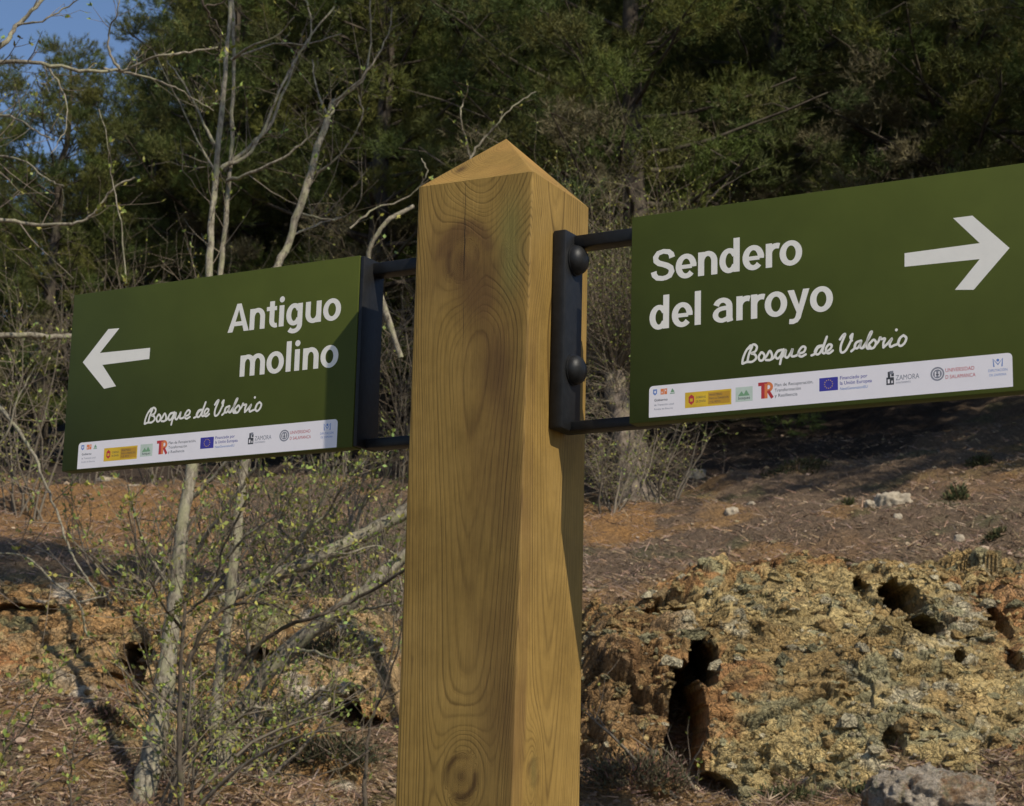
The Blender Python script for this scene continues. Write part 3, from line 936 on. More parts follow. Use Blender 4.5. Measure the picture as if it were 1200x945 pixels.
# ------------------------------------------------------------------ bare trees and shrubs
branchy('bare_tree', 'pale grey bare tree with a forked trunk rising behind the left sign', 'tree', [
    ('trunk', [(165, 960), (180, 880), (192, 800), (205, 700), (214, 620), (228, 520), (238, 420), (245, 320), (250, 230), (262, 110), (270, 0), (276, -60)], 8.2, 9.0, 34, 6, .9),
    ('branch', [(226, 560), (246, 430), (257, 330), (268, 220), (272, 150), (274, 60), (270, -40)], 8.8, 9.1, 13, 5, .5),
    ('branch', [(250, 215), (262, 195), (290, 182), (312, 145), (330, 100), (348, 66), (364, 45), (362, 10), (350, -20)], 8.9, 9.2, 8, 3, .5),
    ('branch', [(266, 212), (300, 200), (340, 180), (370, 152), (395, 120)], 8.9, 8.7, 6, 2.5, .6),
    ('branch', [(262, 200), (300, 165), (320, 140), (348, 70), (366, 40), (392, 8)], 9.0, 9.3, 8, 3, .4),
    ('branch', [(270, 70), (320, 52), (362, 52), (400, 40)], 9.0, 9.1, 4, 2, .6),
    ('branch', [(273, 70), (292, 55), (322, 44), (345, 20)], 9.0, 8.6, 5, 2, .6),
    ('branch', [(252, 170), (232, 130), (210, 90), (196, 72)], 9.0, 9.3, 5, 2, .6),
    ('branch', [(254, 205), (232, 165), (205, 110), (180, 60)], 9.0, 9.2, 4, 1.5, .6),
    ('branch', [(220, 590), (248, 560), (285, 520), (310, 490)], 8.6, 8.4, 9, 4, .7),
    ('branch', [(205, 690), (235, 640), (270, 590), (300, 548)], 8.5, 8.2, 10, 5, .8),
    ('branch', [(205, 700), (175, 650), (160, 610), (150, 570)], 8.5, 8.2, 8, 3, .8)],
    MAT['bark_pale'], leafy=0.30, depth=1)
branchy('bare_tree', 'slanting grey bare stem right of the forked tree, behind the left sign corner', 'tree', [
    ('trunk', [(262, 960), (252, 860), (262, 760), (276, 640), (290, 520), (318, 340), (338, 285), (360, 215), (380, 150), (392, 118)], 8.8, 9.4, 20, 9, .6),
    ('branch', [(386, 135), (400, 115), (424, 95), (433, 60), (434, 0), (436, -30)], 9.4, 9.5, 6, 2.5, .5),
    ('branch', [(386, 140), (372, 105), (366, 70)], 9.4, 9.6, 5, 2.5, .5),
    ('branch', [(392, 120), (430, 85), (455, 40), (460, 10)], 9.4, 9.2, 5, 2, .7),
    ('branch', [(362, 210), (400, 180), (424, 140), (420, 112)], 9.4, 9.3, 4, 2, .8),
    ('branch', [(352, 250), (392, 258), (420, 240), (424, 200)], 9.4, 9.0, 4, 2, .8),
    ('branch', [(345, 275), (375, 262), (400, 255)], 9.4, 9.8, 4, 2, .8)],
    MAT['bark_pale'], leafy=0.3)
branchy('leaning_tree', 'mossy grey tree leaning right behind the post at its mid height', 'tree', [
    ('trunk', [(250, 930), (275, 850), (320, 780), (380, 730), (430, 690), (470, 655), (520, 620), (560, 590)], 8.9, 8.9, 28, 18, 1.1),
    ('branch', [(258, 705), (320, 675), (370, 655), (430, 625), (475, 600), (540, 560)], 9.1, 9.3, 16, 20, 1.1),
    ('branch', [(300, 800), (290, 740), (310, 680), (350, 640), (375, 590), (395, 540)], 8.9, 8.5, 8, 3, .9),
    ('branch', [(380, 728), (420, 716), (470, 706)], 8.9, 8.6, 6, 4, 1.0),
    ('branch', [(345, 668), (352, 630), (385, 600), (402, 570), (428, 540)], 9.2, 8.8, 8, 3, 1.3),
    ('branch', [(240, 700), (262, 660), (288, 628), (330, 600), (350, 560)], 8.8, 8.5, 8, 3, 1.3),
    ('branch', [(415, 628), (425, 590), (450, 560), (462, 520)], 9.2, 9.0, 7, 3, 1.3),
    ('branch', [(330, 770), (362, 762), (400, 775), (440, 765)], 8.8, 8.5, 7, 3, 1.3),
    ('branch', [(270, 850), (300, 830), (340, 832), (375, 810), (400, 812)], 8.7, 8.4, 6, 3, 1.5),
    ('branch', [(470, 655), (440, 640), (400, 650), (360, 640)], 8.9, 8.5, 4, 2, 1.0)],
    MAT['bark_pale'], leafy=0.6, density=2.0)
branchy('sapling', 'thin dark sapling with budding shoots in front of the forked tree', 'tree', [
    ('trunk', [(213, 970), (210, 880), (212, 800), (216, 720), (222, 690), (240, 655), (268, 622), (290, 590)], 7.2, 7.4, 11, 3, .9),
    ('branch', [(213, 800), (228, 760), (240, 735), (262, 714), (300, 706), (336, 716), (356, 728)], 7.3, 7.5, 8, 4, .9),
    ('branch', [(274, 798), (300, 760), (330, 736), (372, 722), (420, 700), (475, 668)], 7.6, 7.4, 8, 5, .7),
    ('branch', [(215, 740), (185, 700), (164, 650), (150, 600)], 7.3, 7.0, 5, 2, 1.0),
    ('branch', [(216, 720), (250, 690), (262, 640), (300, 560), (306, 520)], 7.3, 7.1, 5, 2.5, 1.0),
    ('branch', [(212, 840), (180, 800), (168, 740), (172, 690)], 7.3, 7.1, 4, 2, 1.0)],
    MAT['bark_dark'], leafy=0.7, density=1.9)
branchy('sapling', 'dark twiggy stem touching the left side of the post near the bottom', 'tree', [
    ('trunk', [(428, 960), (430, 870), (440, 830), (454, 790), (462, 740), (458, 690), (450, 620)], 7.9, 8.0, 7, 2.5, .8),
    ('branch', [(440, 830), (455, 800), (470, 740), (478, 690)], 7.9, 7.7, 4, 2, .8),
    ('branch', [(432, 880), (400, 900), (365, 910), (320, 905)], 7.9, 7.7, 4, 2, .8)],
    MAT['bark_dark'], leafy=0.25)
branchy('overhanging_branch', 'long grey branch reaching in from the left edge under the patch of sky', 'branch', [
    ('branch', [(-260, 96), (-120, 80), (0, 72), (60, 77), (110, 84), (150, 80), (185, 66), (215, 62), (255, 56)], 6.6, 6.9, 9, 3.5, .9),
    ('branch', [(120, 80), (160, 88), (195, 98), (220, 112), (250, 130)], 6.8, 7.1, 4.5, 2, .8),
    ('branch', [(55, 76), (75, 110), (78, 140), (70, 165), (60, 180)], 6.8, 6.6, 4, 1.5, .8),
    ('branch', [(140, 82), (128, 60), (128, 36), (138, 10), (140, -20)], 6.8, 6.7, 5, 2, .8)],
    MAT['bark_pale'], leafy=0.2, tl=(.08, .3), ground=False)
branchy('overhanging_branch', 'pale thick branch crossing the sky in the top left corner', 'branch', [
    ('branch', [(-200, 180), (-80, 100), (0, 55), (18, 32), (42, 8), (70, -30)], 6.2, 6.4, 14, 6, .9),
    ('branch', [(20, 30), (50, 24), (80, 8), (110, -15)], 6.3, 6.2, 4, 2, .9)],
    MAT['bark_pale'], leafy=0.15, tl=(.06, .25), ground=False)
branchy('overhanging_branch', 'crooked thin branch hanging down through the gap of blue sky at the top', 'branch', [
    ('branch', [(228, -40), (236, 0), (246, 18), (256, 32), (258, 55), (252, 70)], 6.4, 6.5, 5, 2.5, .9),
    ('branch', [(240, 8), (262, 2), (284, -14)], 6.4, 6.4, 4, 2, .8)],
    MAT['bark_dark'], leafy=0.3, tl=(.06, .22), ground=False)
branchy('budding_shoot', 'upright yellow green shoot with buds in front of the pines above the left sign', 'branch', [
    ('branch', [(150, 420), (148, 330), (141, 260), (133, 210), (126, 165), (116, 128)], 7.0, 7.0, 3.4, 1.6, .25)],
    MAT['bud'] if False else MAT['bark_pale'], leafy=0.9, tl=(.03, .08), ground=False)
branchy('bare_tree', 'crooked leafless tree at the left edge beside the left sign', 'tree', [
    ('trunk', [(-120, 960), (-90, 760), (-60, 560), (-30, 430), (-45, 300), (-60, 150)], 7.6, 7.8, 26, 12, .6),
    ('branch', [(-40, 420), (-10, 396), (30, 393), (60, 396), (92, 393), (130, 390)], 7.7, 7.9, 10, 9, .5),
    ('branch', [(-50, 260), (0, 258), (40, 264), (85, 262), (110, 250), (132, 222), (158, 208)], 7.7, 7.6, 8, 3, .9),
    ('branch', [(-45, 190), (0, 184), (30, 190), (55, 210), (75, 218)], 7.7, 7.5, 4.5, 2, .9),
    ('branch', [(-50, 150), (0, 136), (26, 142), (48, 158), (64, 164)], 7.7, 7.4, 5, 2.5, .9),
    ('branch', [(-60, 560), (0, 520), (20, 470), (42, 430), (68, 400)], 7.7, 7.5, 5, 2, 1.2),
    ('branch', [(-30, 440), (10, 490), (38, 530), (52, 565), (66, 600), (82, 645), (98, 672), (114, 696)], 7.7, 7.0, 8, 3, .7),
    ('branch', [(-70, 640), (-20, 648), (28, 652), (60, 680), (92, 706), (100, 740), (108, 748)], 7.6, 7.1, 5, 3, .7),
    ('branch', [(92, 706), (120, 700), (134, 690), (158, 692)], 7.1, 7.2, 4, 2, .6),
    ('branch', [(96, 712), (98, 735), (94, 756)], 7.1, 7.2, 3.5, 2, .5)],
    MAT['bark_pale'], leafy=0.3)
branchy('sapling', 'small leafy sapling at the bottom left corner', 'tree', [
    ('trunk', [(-10, 960), (6, 870), (16, 835), (40, 815), (62, 790), (80, 775)], 6.4, 6.6, 4, 1.5, 1.2),
    ('branch', [(6, 880), (30, 850), (60, 800), (100, 780)], 6.4, 6.3, 3, 1.5, 1.2),
    ('branch', [(-10, 940), (30, 930), (60, 910), (84, 890), (110, 870)], 6.4, 6.7, 3, 1.5, 1.2)],
    MAT['bark_dark'], leafy=0.7, tl=(.08, .2))
branchy('sapling', 'thin leafy sapling between the bottom left corner and the grey trunk', 'tree', [
    ('trunk', [(86, 970), (82, 920), (84, 890), (90, 870), (104, 855), (120, 845)], 6.6, 6.6, 4, 1.5, 1.2),
    ('branch', [(84, 900), (110, 880), (130, 872)], 6.6, 6.8, 3, 1.5, 1.2)],
    MAT['bark_dark'], leafy=0.6, tl=(.08, .2))
branchy('dead_shoots', 'thin bare shoots rising left of the peak of the post', 'shrub', [
    ('trunk', [(470, 420), (440, 330), (432, 296), (452, 262), (484, 242)], 8.4, 8.5, 10, 7, .7),
    ('branch', [(410, 268), (440, 244), (466, 236), (490, 222), (500, 200), (494, 186)], 8.4, 8.5, 3.5, 2, .6),
    ('branch', [(560, 290), (556, 210), (548, 172), (540, 138), (542, 122), (548, 108)], 8.6, 8.6, 4, 2, .5),
    ('branch', [(545, 230), (552, 185), (570, 160), (586, 142), (605, 122), (628, 108)], 8.6, 8.6, 5, 2, .5)],
    MAT['bark_pale'], leafy=0.4, tl=(.05, .2), density=.7, ground=False)

# rough old trunk right of the bracket
def rough_trunk():
    Y = 17.0
    pts = px_line([(752, 600), (742, 560), (734, 510), (726, 470), (720, 436)], Y, Y + .6)
    org = pts[0].copy()
    root = tag(empty('old_tree', tuple(org)), 'old tree with thick rough grey bark behind the bracket of the right sign', 'tree')
    v = []; sides = 40; rows = 120
    P_ = np.array([[np.interp(t, np.linspace(0, 1, len(pts)), pts[:, k]) for k in range(3)] for t in np.linspace(0, 1, rows)])
    th_ = np.arange(sides) * 2 * pi / sides
    R0 = np.interp(np.linspace(0, 1, rows), [0, .06, .2, 1], [0.26, 0.19, 0.16, 0.09])
    V = []
    for i in range(rows):
        V.append(P_[i] + R0[i] * np.column_stack([np.cos(th_), np.sin(th_), 0 * th_]))
    V = np.concatenate(V)
    n = V - np.repeat(P_, sides, 0); n /= np.linalg.norm(n, axis=1)[:, None]
    dsp = 0.05 * (0.5 - worley(V * np.array([9, 9, 2.2]), 5)) + 0.03 * fbm(V * 6, 3, 4)
    V = V + n * dsp[:, None]
    i = np.arange(rows - 1)[:, None] * sides; j = np.arange(sides)[None]; j2 = (j + 1) % sides
    q = np.stack([i + j, i + j2, i + sides + j2, i + sides + j], -1).reshape(-1, 4)
    link('trunk', mesh_np('trunk', V - org, q, MAT['bark_rough'], smooth=True), root)
    tw, bd = Geo(), Geo()
    for a in range(620):
        k = rng.integers(5, rows - 1) if a < 260 else rows - 1 - rng.integers(0, 9); s = rng.normal(size=3) * np.array([1, .6, .5]); s /= np.linalg.norm(s)
        if a >= 260: s[2] = abs(s[2]) + 1.0
        shoot(tw, bd, P_[k], s, rng.uniform(.25, .8) if a < 260 else rng.uniform(.6, 1.9), 0.005, 1, .3 if a < 260 else .75, up=0.1)
    tw.build('twig', MAT['twig'], root, 'stuff', org=org); bd.build('young_leaf', MAT['bud'], root, 'stuff', smooth=False, org=org)
rough_trunk()

def shrub(px, Y, h, w, stems, leafy, label, name='leafless_shrub', lean=(0, 0), dens=8, group=None, grey=1.0):
    x = P(px, 600, Y)[0]; z = h1(x, Y)
    root = tag(empty(name, (x, Y, z)), label, 'shrub', group)
    st, tw, bd = Geo(), Geo(), Geo()
    for s in range(stems):
        d = np.array([rng.normal() * w * .6 + lean[0], rng.normal() * w * .35 + lean[1], h])
        L = np.linalg.norm(d) * rng.uniform(.6, 1.1); d /= np.linalg.norm(d)
        pts = [np.array([rng.normal() * .08, rng.normal() * .08, -0.06])]
        for k in range(7):
            d = d + rng.normal(size=3) * .13; d /= np.linalg.norm(d); pts.append(pts[-1] + d * L / 7)
        pts = np.array(pts)
        g = rng.uniform(.6, 1.1) * grey
        st.tube(pts, np.linspace(rng.uniform(.006, .014), .002, 8), 4, (g, g, g))
        for _ in range(dens):
            k = rng.integers(1, 7); s_ = rng.normal(size=3); s_ /= np.linalg.norm(s_)
            shoot(tw, bd, pts[k], d + s_, rng.uniform(.12, .5) * h, .0035, 1, leafy)
    st.build('stem', MAT['twig'], root, 'stuff'); tw.build('twig', MAT['twig'], root, 'stuff')
    if bd.v: bd.build('young_leaf', MAT['bud'], root, 'stuff', smooth=False)
    return root

shrub(775, 16.2, 0.75, .9, 9, .35, 'spreading twiggy shrub with yellow buds under the left end of the right sign', lean=(.35, 0), dens=7)
shrub(712, 15.8, 0.8, .5, 8, .45, 'leafy bush between the post and the rough grey trunk')
shrub(455, 10.8, 0.9, .5, 14, .5, 'tangled brown shrub against the left side of the post below the left bracket')
shrub(400, 11.5, 1.0, .6, 15, .6, 'budding shrub under the right corner of the left sign')
shrub(330, 11.8, 0.9, .7, 15, .6, 'budding shrub under the middle of the left sign')
shrub(190, 10.2, 0.9, .6, 12, .7, 'leafy shrub in the shade left of the forked grey trunk')
shrub(30, 14.5, 1.5, .6, 10, .6, 'leafy green shrub at the left edge beside the left sign')
shrub(310, 8.6, 0.55, .5, 13, .8, 'low leafy shrub at the foot of the leaning tree')
shrub(230, 8.2, 0.6, .4, 12, .8, 'low leafy shrub at the foot of the forked tree')
shrub(820, 8.9, 0.45, .4, 5, .3, 'small twiggy shrub in front of the dark cleft of the outcrop', lean=(-.3, 0), dens=4)
for k, (px, Y) in enumerate(((90, 18.5), (180, 19.5), (270, 20), (380, 20), (470, 20), (560, 20.5), (650, 20), (840, 22), (950, 23), (1060, 22), (1150, 23))):
    shrub(px, Y, rng.uniform(1.6, 2.6), .8, 11, .15, 'leafless brushwood at the foot of the pines behind the signs', name='brushwood', dens=9, group='brushwood under the pines', grey=.8)

# green plants and weeds
def herb(px, py, wpx, hpx, n, label=None, tint=(1, 1, 1), kind=None, name='weed_clump', Y=None, group=None):
    q, ok = hit([px], [py])
    sp_ = surf(px, py)
    if Y is not None: c = P(px, py, Y) if sp_ is None or sp_[1] < Y else sp_; x, y, z = c
    else:
        x, y = q[0, 0], q[0, 1]; z = h1(x, y)
    s = y / F_PX
    V = []; C = []
    n = n * 5
    a = rng.normal(size=(n, 3)); a /= np.linalg.norm(a, axis=1)[:, None]; a *= rng.uniform(.2, 1, (n, 1)) ** .5
    lobes = 1 + .45 * fbm(a * 2.2 + x, 2, int(px))
    a = a * lobes[:, None] * np.array([wpx * s * .5, wpx * s * .38, hpx * s * .55])
    a[:, 2] = np.abs(a[:, 2]) + (H(x + a[:, 0], y + a[:, 1]) - z if Y is None else -.3 * hpx * s * rng.random(n))
    d = a / (np.linalg.norm(a, axis=1)[:, None] + 1e-9) * .5 + rng.normal(size=(n, 3)) * .45 + np.array([0, 0, .6]); d /= np.linalg.norm(d, axis=1)[:, None]
    s2 = np.cross(d, rng.normal(size=(n, 3))); s2 /= np.linalg.norm(s2, axis=1)[:, None]
    L = rng.uniform(.012, .042, (n, 1)) * (1 + (y > 12) * .3); w_ = L * rng.uniform(.06, .14, (n, 1))
    V = np.stack([a, a + d * L * .5 + s2 * w_, a + d * L, a + d * L * .5 - s2 * w_], 1).reshape(-1, 3)
    g = rng.uniform(.5, 1.4, n); C = np.repeat(np.stack([g * tint[0] * rng.uniform(.8, 1.3, n), g * tint[1], g * tint[2]], -1), 4, 0)
    dry = np.repeat(rng.random(n) < .22, 4); C[dry] *= np.array([2.2, 1.45, 2.0])
    me = mesh_np(name, np.array(V), np.arange(len(V)).reshape(-1, 4), MAT['herb'], smooth=False, attrs={'tint': np.array(C)})
    return tag(link(name, me, loc=(x, y, z)), label, 'plant' if label else None, group, kind)
herb(1121, 590, 26, 26, 160, 'small dark green plant casting a shadow on the slope under the right sign')
herb(1166, 634, 22, 12, 110, 'low green tuft on the right slope')
herb(1150, 545, 36, 20, 170, 'dark low bush at the shade edge near the right border', tint=(.6, .6, .6))
herb(994, 608, 14, 14, 60, 'tiny green plant left of the pale stone cluster')
herb(925, 940, 100, 30, 500, 'green weed patch at the bottom in front of the outcrop', Y=7.9)
herb(1010, 945, 70, 40, 400, 'dense green bush at the bottom left of the pale boulder', Y=7.9, tint=(.7, .8, .8))
herb(905, 705, 50, 14, 220, 'grey green cushion plant on top of the ledge', Y=10.2, tint=(.7, .65, .7))
herb(935, 560, 90, 12, 260, 'patch of grass at the edge of the shade under the right sign', tint=(.6, .55, .5))
herb(740, 915, 120, 60, 900, 'grey green brush in the bottom right of the post', Y=8.2, tint=(1.1, .85, 1.2))
herb(385, 760, 90, 50, 500, 'grey green cushion bush behind the leaning tree', Y=9.2, tint=(.75, .7, .9))
herb(390, 880, 110, 50, 700, 'grey green brush left of the post near the bottom', Y=8.3, tint=(.8, .75, 1.0))
herb(140, 905, 110, 50, 600, 'grey green brush at the foot of the orange bank', Y=7.8, tint=(1, .85, 1.0))
herb(125, 838, 60, 26, 250, 'brownish cushion plant on the orange bank', Y=8.5, tint=(1.3, .9, 1.2))
herb(20, 905, 80, 40, 400, 'yellow green weeds in the bottom left corner', Y=7.2, tint=(1.5, 1.4, .9))

# litter, pebbles and grass blades over the slope
def scatter(n, lo=(-150, 560), hi=(1350, 1000)):
    px = rng.uniform(lo[0], hi[0], n); py = rng.uniform(lo[1], hi[1], n)
    q, ok = hit(px, py)
    q = q[ok]; q = q[q[:, 1] < 24]
    q[:, 1] += rng.uniform(-.15, .0, len(q))
    q[:, 2] = H(q[:, 0], q[:, 1])
    return q
q = scatter(105000, (-150, 500))
n = len(q)
d = rng.normal(size=(n, 3)) * np.array([1, 1, .28]); d[:, 2] = np.abs(d[:, 2]) * .7 + d[:, 1] * .25
d /= np.linalg.norm(d, axis=1)[:, None]
L = rng.uniform(.03, .11, n)[:, None]
s_ = np.cross(d, rng.normal(size=(n, 3))); s_ /= np.linalg.norm(s_, axis=1)[:, None]
w_ = rng.uniform(.0018, .0045, n)[:, None]
V = np.stack([q - s_ * w_, q + s_ * w_, q + d * L + np.array([0, 0, .012])], 1).reshape(-1, 3)
g = rng.uniform(.5, 1.7, n); hue = rng.uniform(.85, 1.1, n)
C = np.repeat(np.stack([g, g * hue, g * hue * rng.uniform(.75, 1.15, n)], -1), 3, 0)
tag(link('dry_litter', mesh_np('dry_litter', V, np.arange(len(V)).reshape(-1, 3), MAT['straw'], attrs={'tint': C})), 'dry purple brown twigs and litter strewn over the slope', 'litter', kind='stuff')
q = scatter(11000, (-150, 500))
ov, of = ico(1)
sz = rng.gamma(1.4, .0036, len(q)) + .003
V = (ov[None] * rng.uniform(.6, 1.3, size=(len(q), len(ov), 1)) * np.array([1.2, 1, .7]) * sz[:, None, None] + q[:, None] + np.array([0, 0, .004])).reshape(-1, 3)
Fc = (of[None] + (np.arange(len(q)) * len(ov))[:, None, None]).reshape(-1, 3)
g = rng.uniform(.5, 1.5, len(q)); C = np.repeat(np.stack([g, g * rng.uniform(.85, 1.0, len(q)), g * rng.uniform(.7, .95, len(q))], -1), len(ov), 0)
M_ = NT('pebble_stone'); M_.color(M_.mix(1.0, (0.30, 0.24, 0.17), M_.attr('tint').outputs['Color'], 'MULTIPLY')); M_.rough(.9)
tag(link('pebbles', mesh_np('pebbles', V, Fc, M_.m, attrs={'tint': C})), 'small pale pebbles scattered over the slope and bank', 'pebbles', kind='stuff')

# ================================================================== the signpost
TH = 0.52294
PX, PY = -0.01378, 2.15025
post_root = tag(empty('trail_signpost', (PX, PY, 0), -TH), 'square timber post with pyramid top carrying two green trail signs on black brackets', 'signpost')
S = 0.07
ZS = 0.68258 + EYE
CH = 0.06811

def build_post():
    r = 0.003; nside = 34; 
    prof = []
    corners = [(-1, -1), (1, -1), (1, 1), (-1, 1)]
    for ci, (a, b) in enumerate(corners):
        na, nb = corners[(ci + 1) % 4]
        ang0 = [pi, 1.5 * pi, 0, .5 * pi][ci]
        for k in range(4):
            t = ang0 + (pi / 2) * k / 3
            prof.append((a * (S - r) + r * cos(t), b * (S - r) + r * sin(t)))
        p0 = np.array(prof[-1]); 
        ang1 = [1.5 * pi, 0, .5 * pi, pi][ci]
        p1 = np.array((na * (S - r) + r * cos(ang1), nb * (S - r) + r * sin(ang1)))
        for k in range(1, nside):
            prof.append(tuple(p0 + (p1 - p0) * k / nside))
    prof = np.array(prof); m = len(prof)
    zl = np.concatenate([np.linspace(-0.25, 1.5, 12), np.arange(1.515, ZS - .002, 0.004), [ZS]])
    caps = np.linspace(0, 1, 26)[1:-1]
    V = []
    for z in zl:
        V.append(np.column_stack([prof, np.full(m, z)]))
    for c in caps:
        V.append(np.column_stack([prof * (1 - c), np.full(m, ZS + CH * c)]))
    V = np.concatenate(V)
    rows = len(zl) + len(caps)
    V = np.vstack([V, [[0, 0, ZS + CH]]])
    i = np.arange(rows - 1)[:, None] * m; j = np.arange(m)[None]; j2 = (j + 1) % m
    quads_ = np.stack([i + j, i + j2, i + m + j2, i + m + j], -1).reshape(-1, 4)
    top = len(V) - 1; lr = (rows - 1) * m
    tris_ = [(lr + a, lr + (a + 1) % m, top) for a in range(m)]
    x, y, z = V[:, 0], V[:, 1], V[:, 2]
    zr = z - EYE
    # growth-ring field of the timber (distance from a wandering pith), bent round the knots
    pxx = 0.006 + 0.004 * np.sin(zr * 5); pyy = -0.012 + 0.004 * np.sin(zr * 3.3 + 1)
    p3 = np.column_stack([x * 9, y * 9, z * 1.6])
    ringv = np.sqrt((x - pxx) ** 2 + (y - pyy) ** 2 + 1e-5) - 0.030 * zr + 0.0035 * fbm(p3, 3, 2) + 0.0012 * fbm(np.column_stack([x * 40, y * 40, z * 5]), 2, 8)
    knot = np.zeros(len(V)); 
    def kn(cx_, cz_, face, amp, sx, sz, core, dark=1.0):
        nonlocal ringv, knot
        if face == 'F': u = x - cx_; on = y < -S + .012
        else: u = y - cx_; on = x > S - .012
        fade = np.exp(-((y + S) if face == 'F' else (S - x)) ** 2 / (2 * .035 ** 2))
        d2 = (u / sx) ** 2 + ((zr - cz_) / sz) ** 2
        ringv = ringv + amp * np.exp(-d2 / 2) * fade
        dd = np.sqrt(u ** 2 + ((zr - cz_) * .8) ** 2)
        t = np.exp(-(dd / core) ** 4) * on
        ringv = ringv * (1 - t) + (dd * 1.1) * t
        knot = np.maximum(knot, np.exp(-((dd - core * 1.15) / .0032) ** 2) * on * dark * 1.3 * np.clip(.75 + .9 * vnoise(np.column_stack([u * 60, zr * 60, 0 * u])), .1, 1.3))
        knot = np.maximum(knot, (np.exp(-(dd / .0045) ** 2) * 1.0 + np.exp(-(dd / core) ** 2) * .35) * on * dark)
    kn(-0.0113, 0.5945, 'F', 0.030, 0.022, 0.045, 0.0155, .8)
    kn(0.0079, 0.0528, 'F', 0.026, 0.020, 0.040, 0.0145, .9)
    kn(-0.0299, 0.059, 'R', 0.018, 0.012, 0.035, 0.008, .7)
    kn(0.045, 0.60, 'F', 0.022, 0.025, 0.04, 0.006, .2)
    # small dark knot on the front slope of the cap
    dk = np.sqrt((x + 0.030) ** 2 + (zr - (0.68258 + 0.022)) ** 2) * (y < 0) + (y >= 0) * 9
    knot = np.maximum(knot, np.exp(-(dk / 0.006) ** 2) * 1.5)
    def blob(cx_, cz_, sx, sz): return np.exp(-(((x - cx_) / sx) ** 2 + ((zr - cz_) / sz) ** 2))
    front_ = (y < -S + .02)
    nz = 0.5 + 0.8 * fbm(np.column_stack([x * 30, y * 30, z * 14]), 3, 12)
    stain_dark = (blob(0.025, .555, .04, .045) * 1.0 + blob(-.045, .60, .03, .05) * .8 + blob(-.01, .575, .02, .045) * .4 + 1.3 * np.exp(-((np.hypot(x + .008, (zr - .590) * .75) - .030) / .006) ** 2) * (zr > .595) * sm(zr, .595, .61) + blob(0.035, .44, .035, .12) * .7 + blob(.05, .12, .035, .34) * .8) * front_ * np.clip(nz + .2, 0, 1.2)  # reddish stains near the top; lower right of the front simply darkened
    stain_dark = stain_dark + (zr > 0.6826) * (y < 0) * 0.15 * np.clip(nz, 0, 1)
    stain_dark = np.clip(stain_dark, 0, 1) 
    green = (blob(.045, .625, .016, .035) * 1.0 + blob(.047, .575, .012, .03) * .9) * (y < -S + .02) + 0.5 * np.exp(-((y + .0299) / .006) ** 2 - ((zr - .059) / .016) ** 2) * (x > S - .012)
    crack = x - (-0.0108 + 0.004 * (0.6734 - zr) / .2)
    crackw = (y < -S + .004) * (zr < .6826) * sm(zr, .42, .60) * np.clip(.75 + .8 * vnoise(np.column_stack([x * 0, y * 0, z * 25])), 0, 1.4)
    # the faces have cupped a little while drying, and the stick has twisted
    body = zr < 0.6835
    cup = 0.0016 * sm(0.55 - zr, 0, .25)
    on_f = (y < -S + .001); V[:, 1] += np.where(on_f, cup * (1 - (x / S) ** 2) * 1.3, 0)
    tw_ = np.interp(zr, [-1.6, -0.05, 0.7, 1], [-.028, -.018, 0.045, 0.045])
    c, s = np.cos(tw_), np.sin(tw_)
    X2 = V[:, 0] * c - V[:, 1] * s; Y2 = V[:, 0] * s + V[:, 1] * c
    V = np.column_stack([X2, Y2, V[:, 2]])
    me = bpy.data.meshes.new('post')
    me.from_pydata(V.tolist(), [], quads_.tolist() + tris_)
    me.materials.append(MAT['wood'])
    for nm, a in (('ring', ringv), ('knot', knot), ('stain_dark', stain_dark), ('green', green), ('crack', crack), ('crackw', crackw), ('cap', sm(zr, .6826, .6850) * np.clip(.6 + 1.2 * fbm(np.column_stack([x * 22, y * 22, z * 22]), 3, 70), .2, 1))):
        at = me.attributes.new(nm, 'FLOAT', 'POINT'); at.data.foreach_set('value', a.astype(np.float32))
    me.polygons.foreach_set('use_smooth', np.ones(len(me.polygons), bool))
    me.set_sharp_from_angle(angle=radians(28))
    return link('post', me, post_root)
build_post()

def box_bm(bm, x0, x1, y0, y1, z0, z1, bevel=0.0):
    g = bmesh.ops.create_cube(bm, size=1)
    for v in g['verts']:
        v.co = Vector(((x0 + x1) / 2 + v.co.x * (x1 - x0), (y0 + y1) / 2 + v.co.y * (y1 - y0), (z0 + z1) / 2 + v.co.z * (z1 - z0)))
    if bevel:
        es = list({e for v in g['verts'] for e in v.link_edges})
        bmesh.ops.bevel(bm, geom=es, offset=bevel, segments=2, affect='EDGES', profile=0.5)

def bm_obj(name, bm, mat, parent, smooth=True):
    me = bpy.data.meshes.new(name); bm.to_mesh(me); bm.free()
    me.materials.append(mat)
    if smooth:
        me.polygons.foreach_set('use_smooth', np.ones(len(me.polygons), bool)); me.set_sharp_from_angle(angle=radians(35))
    return link(name, me, parent)

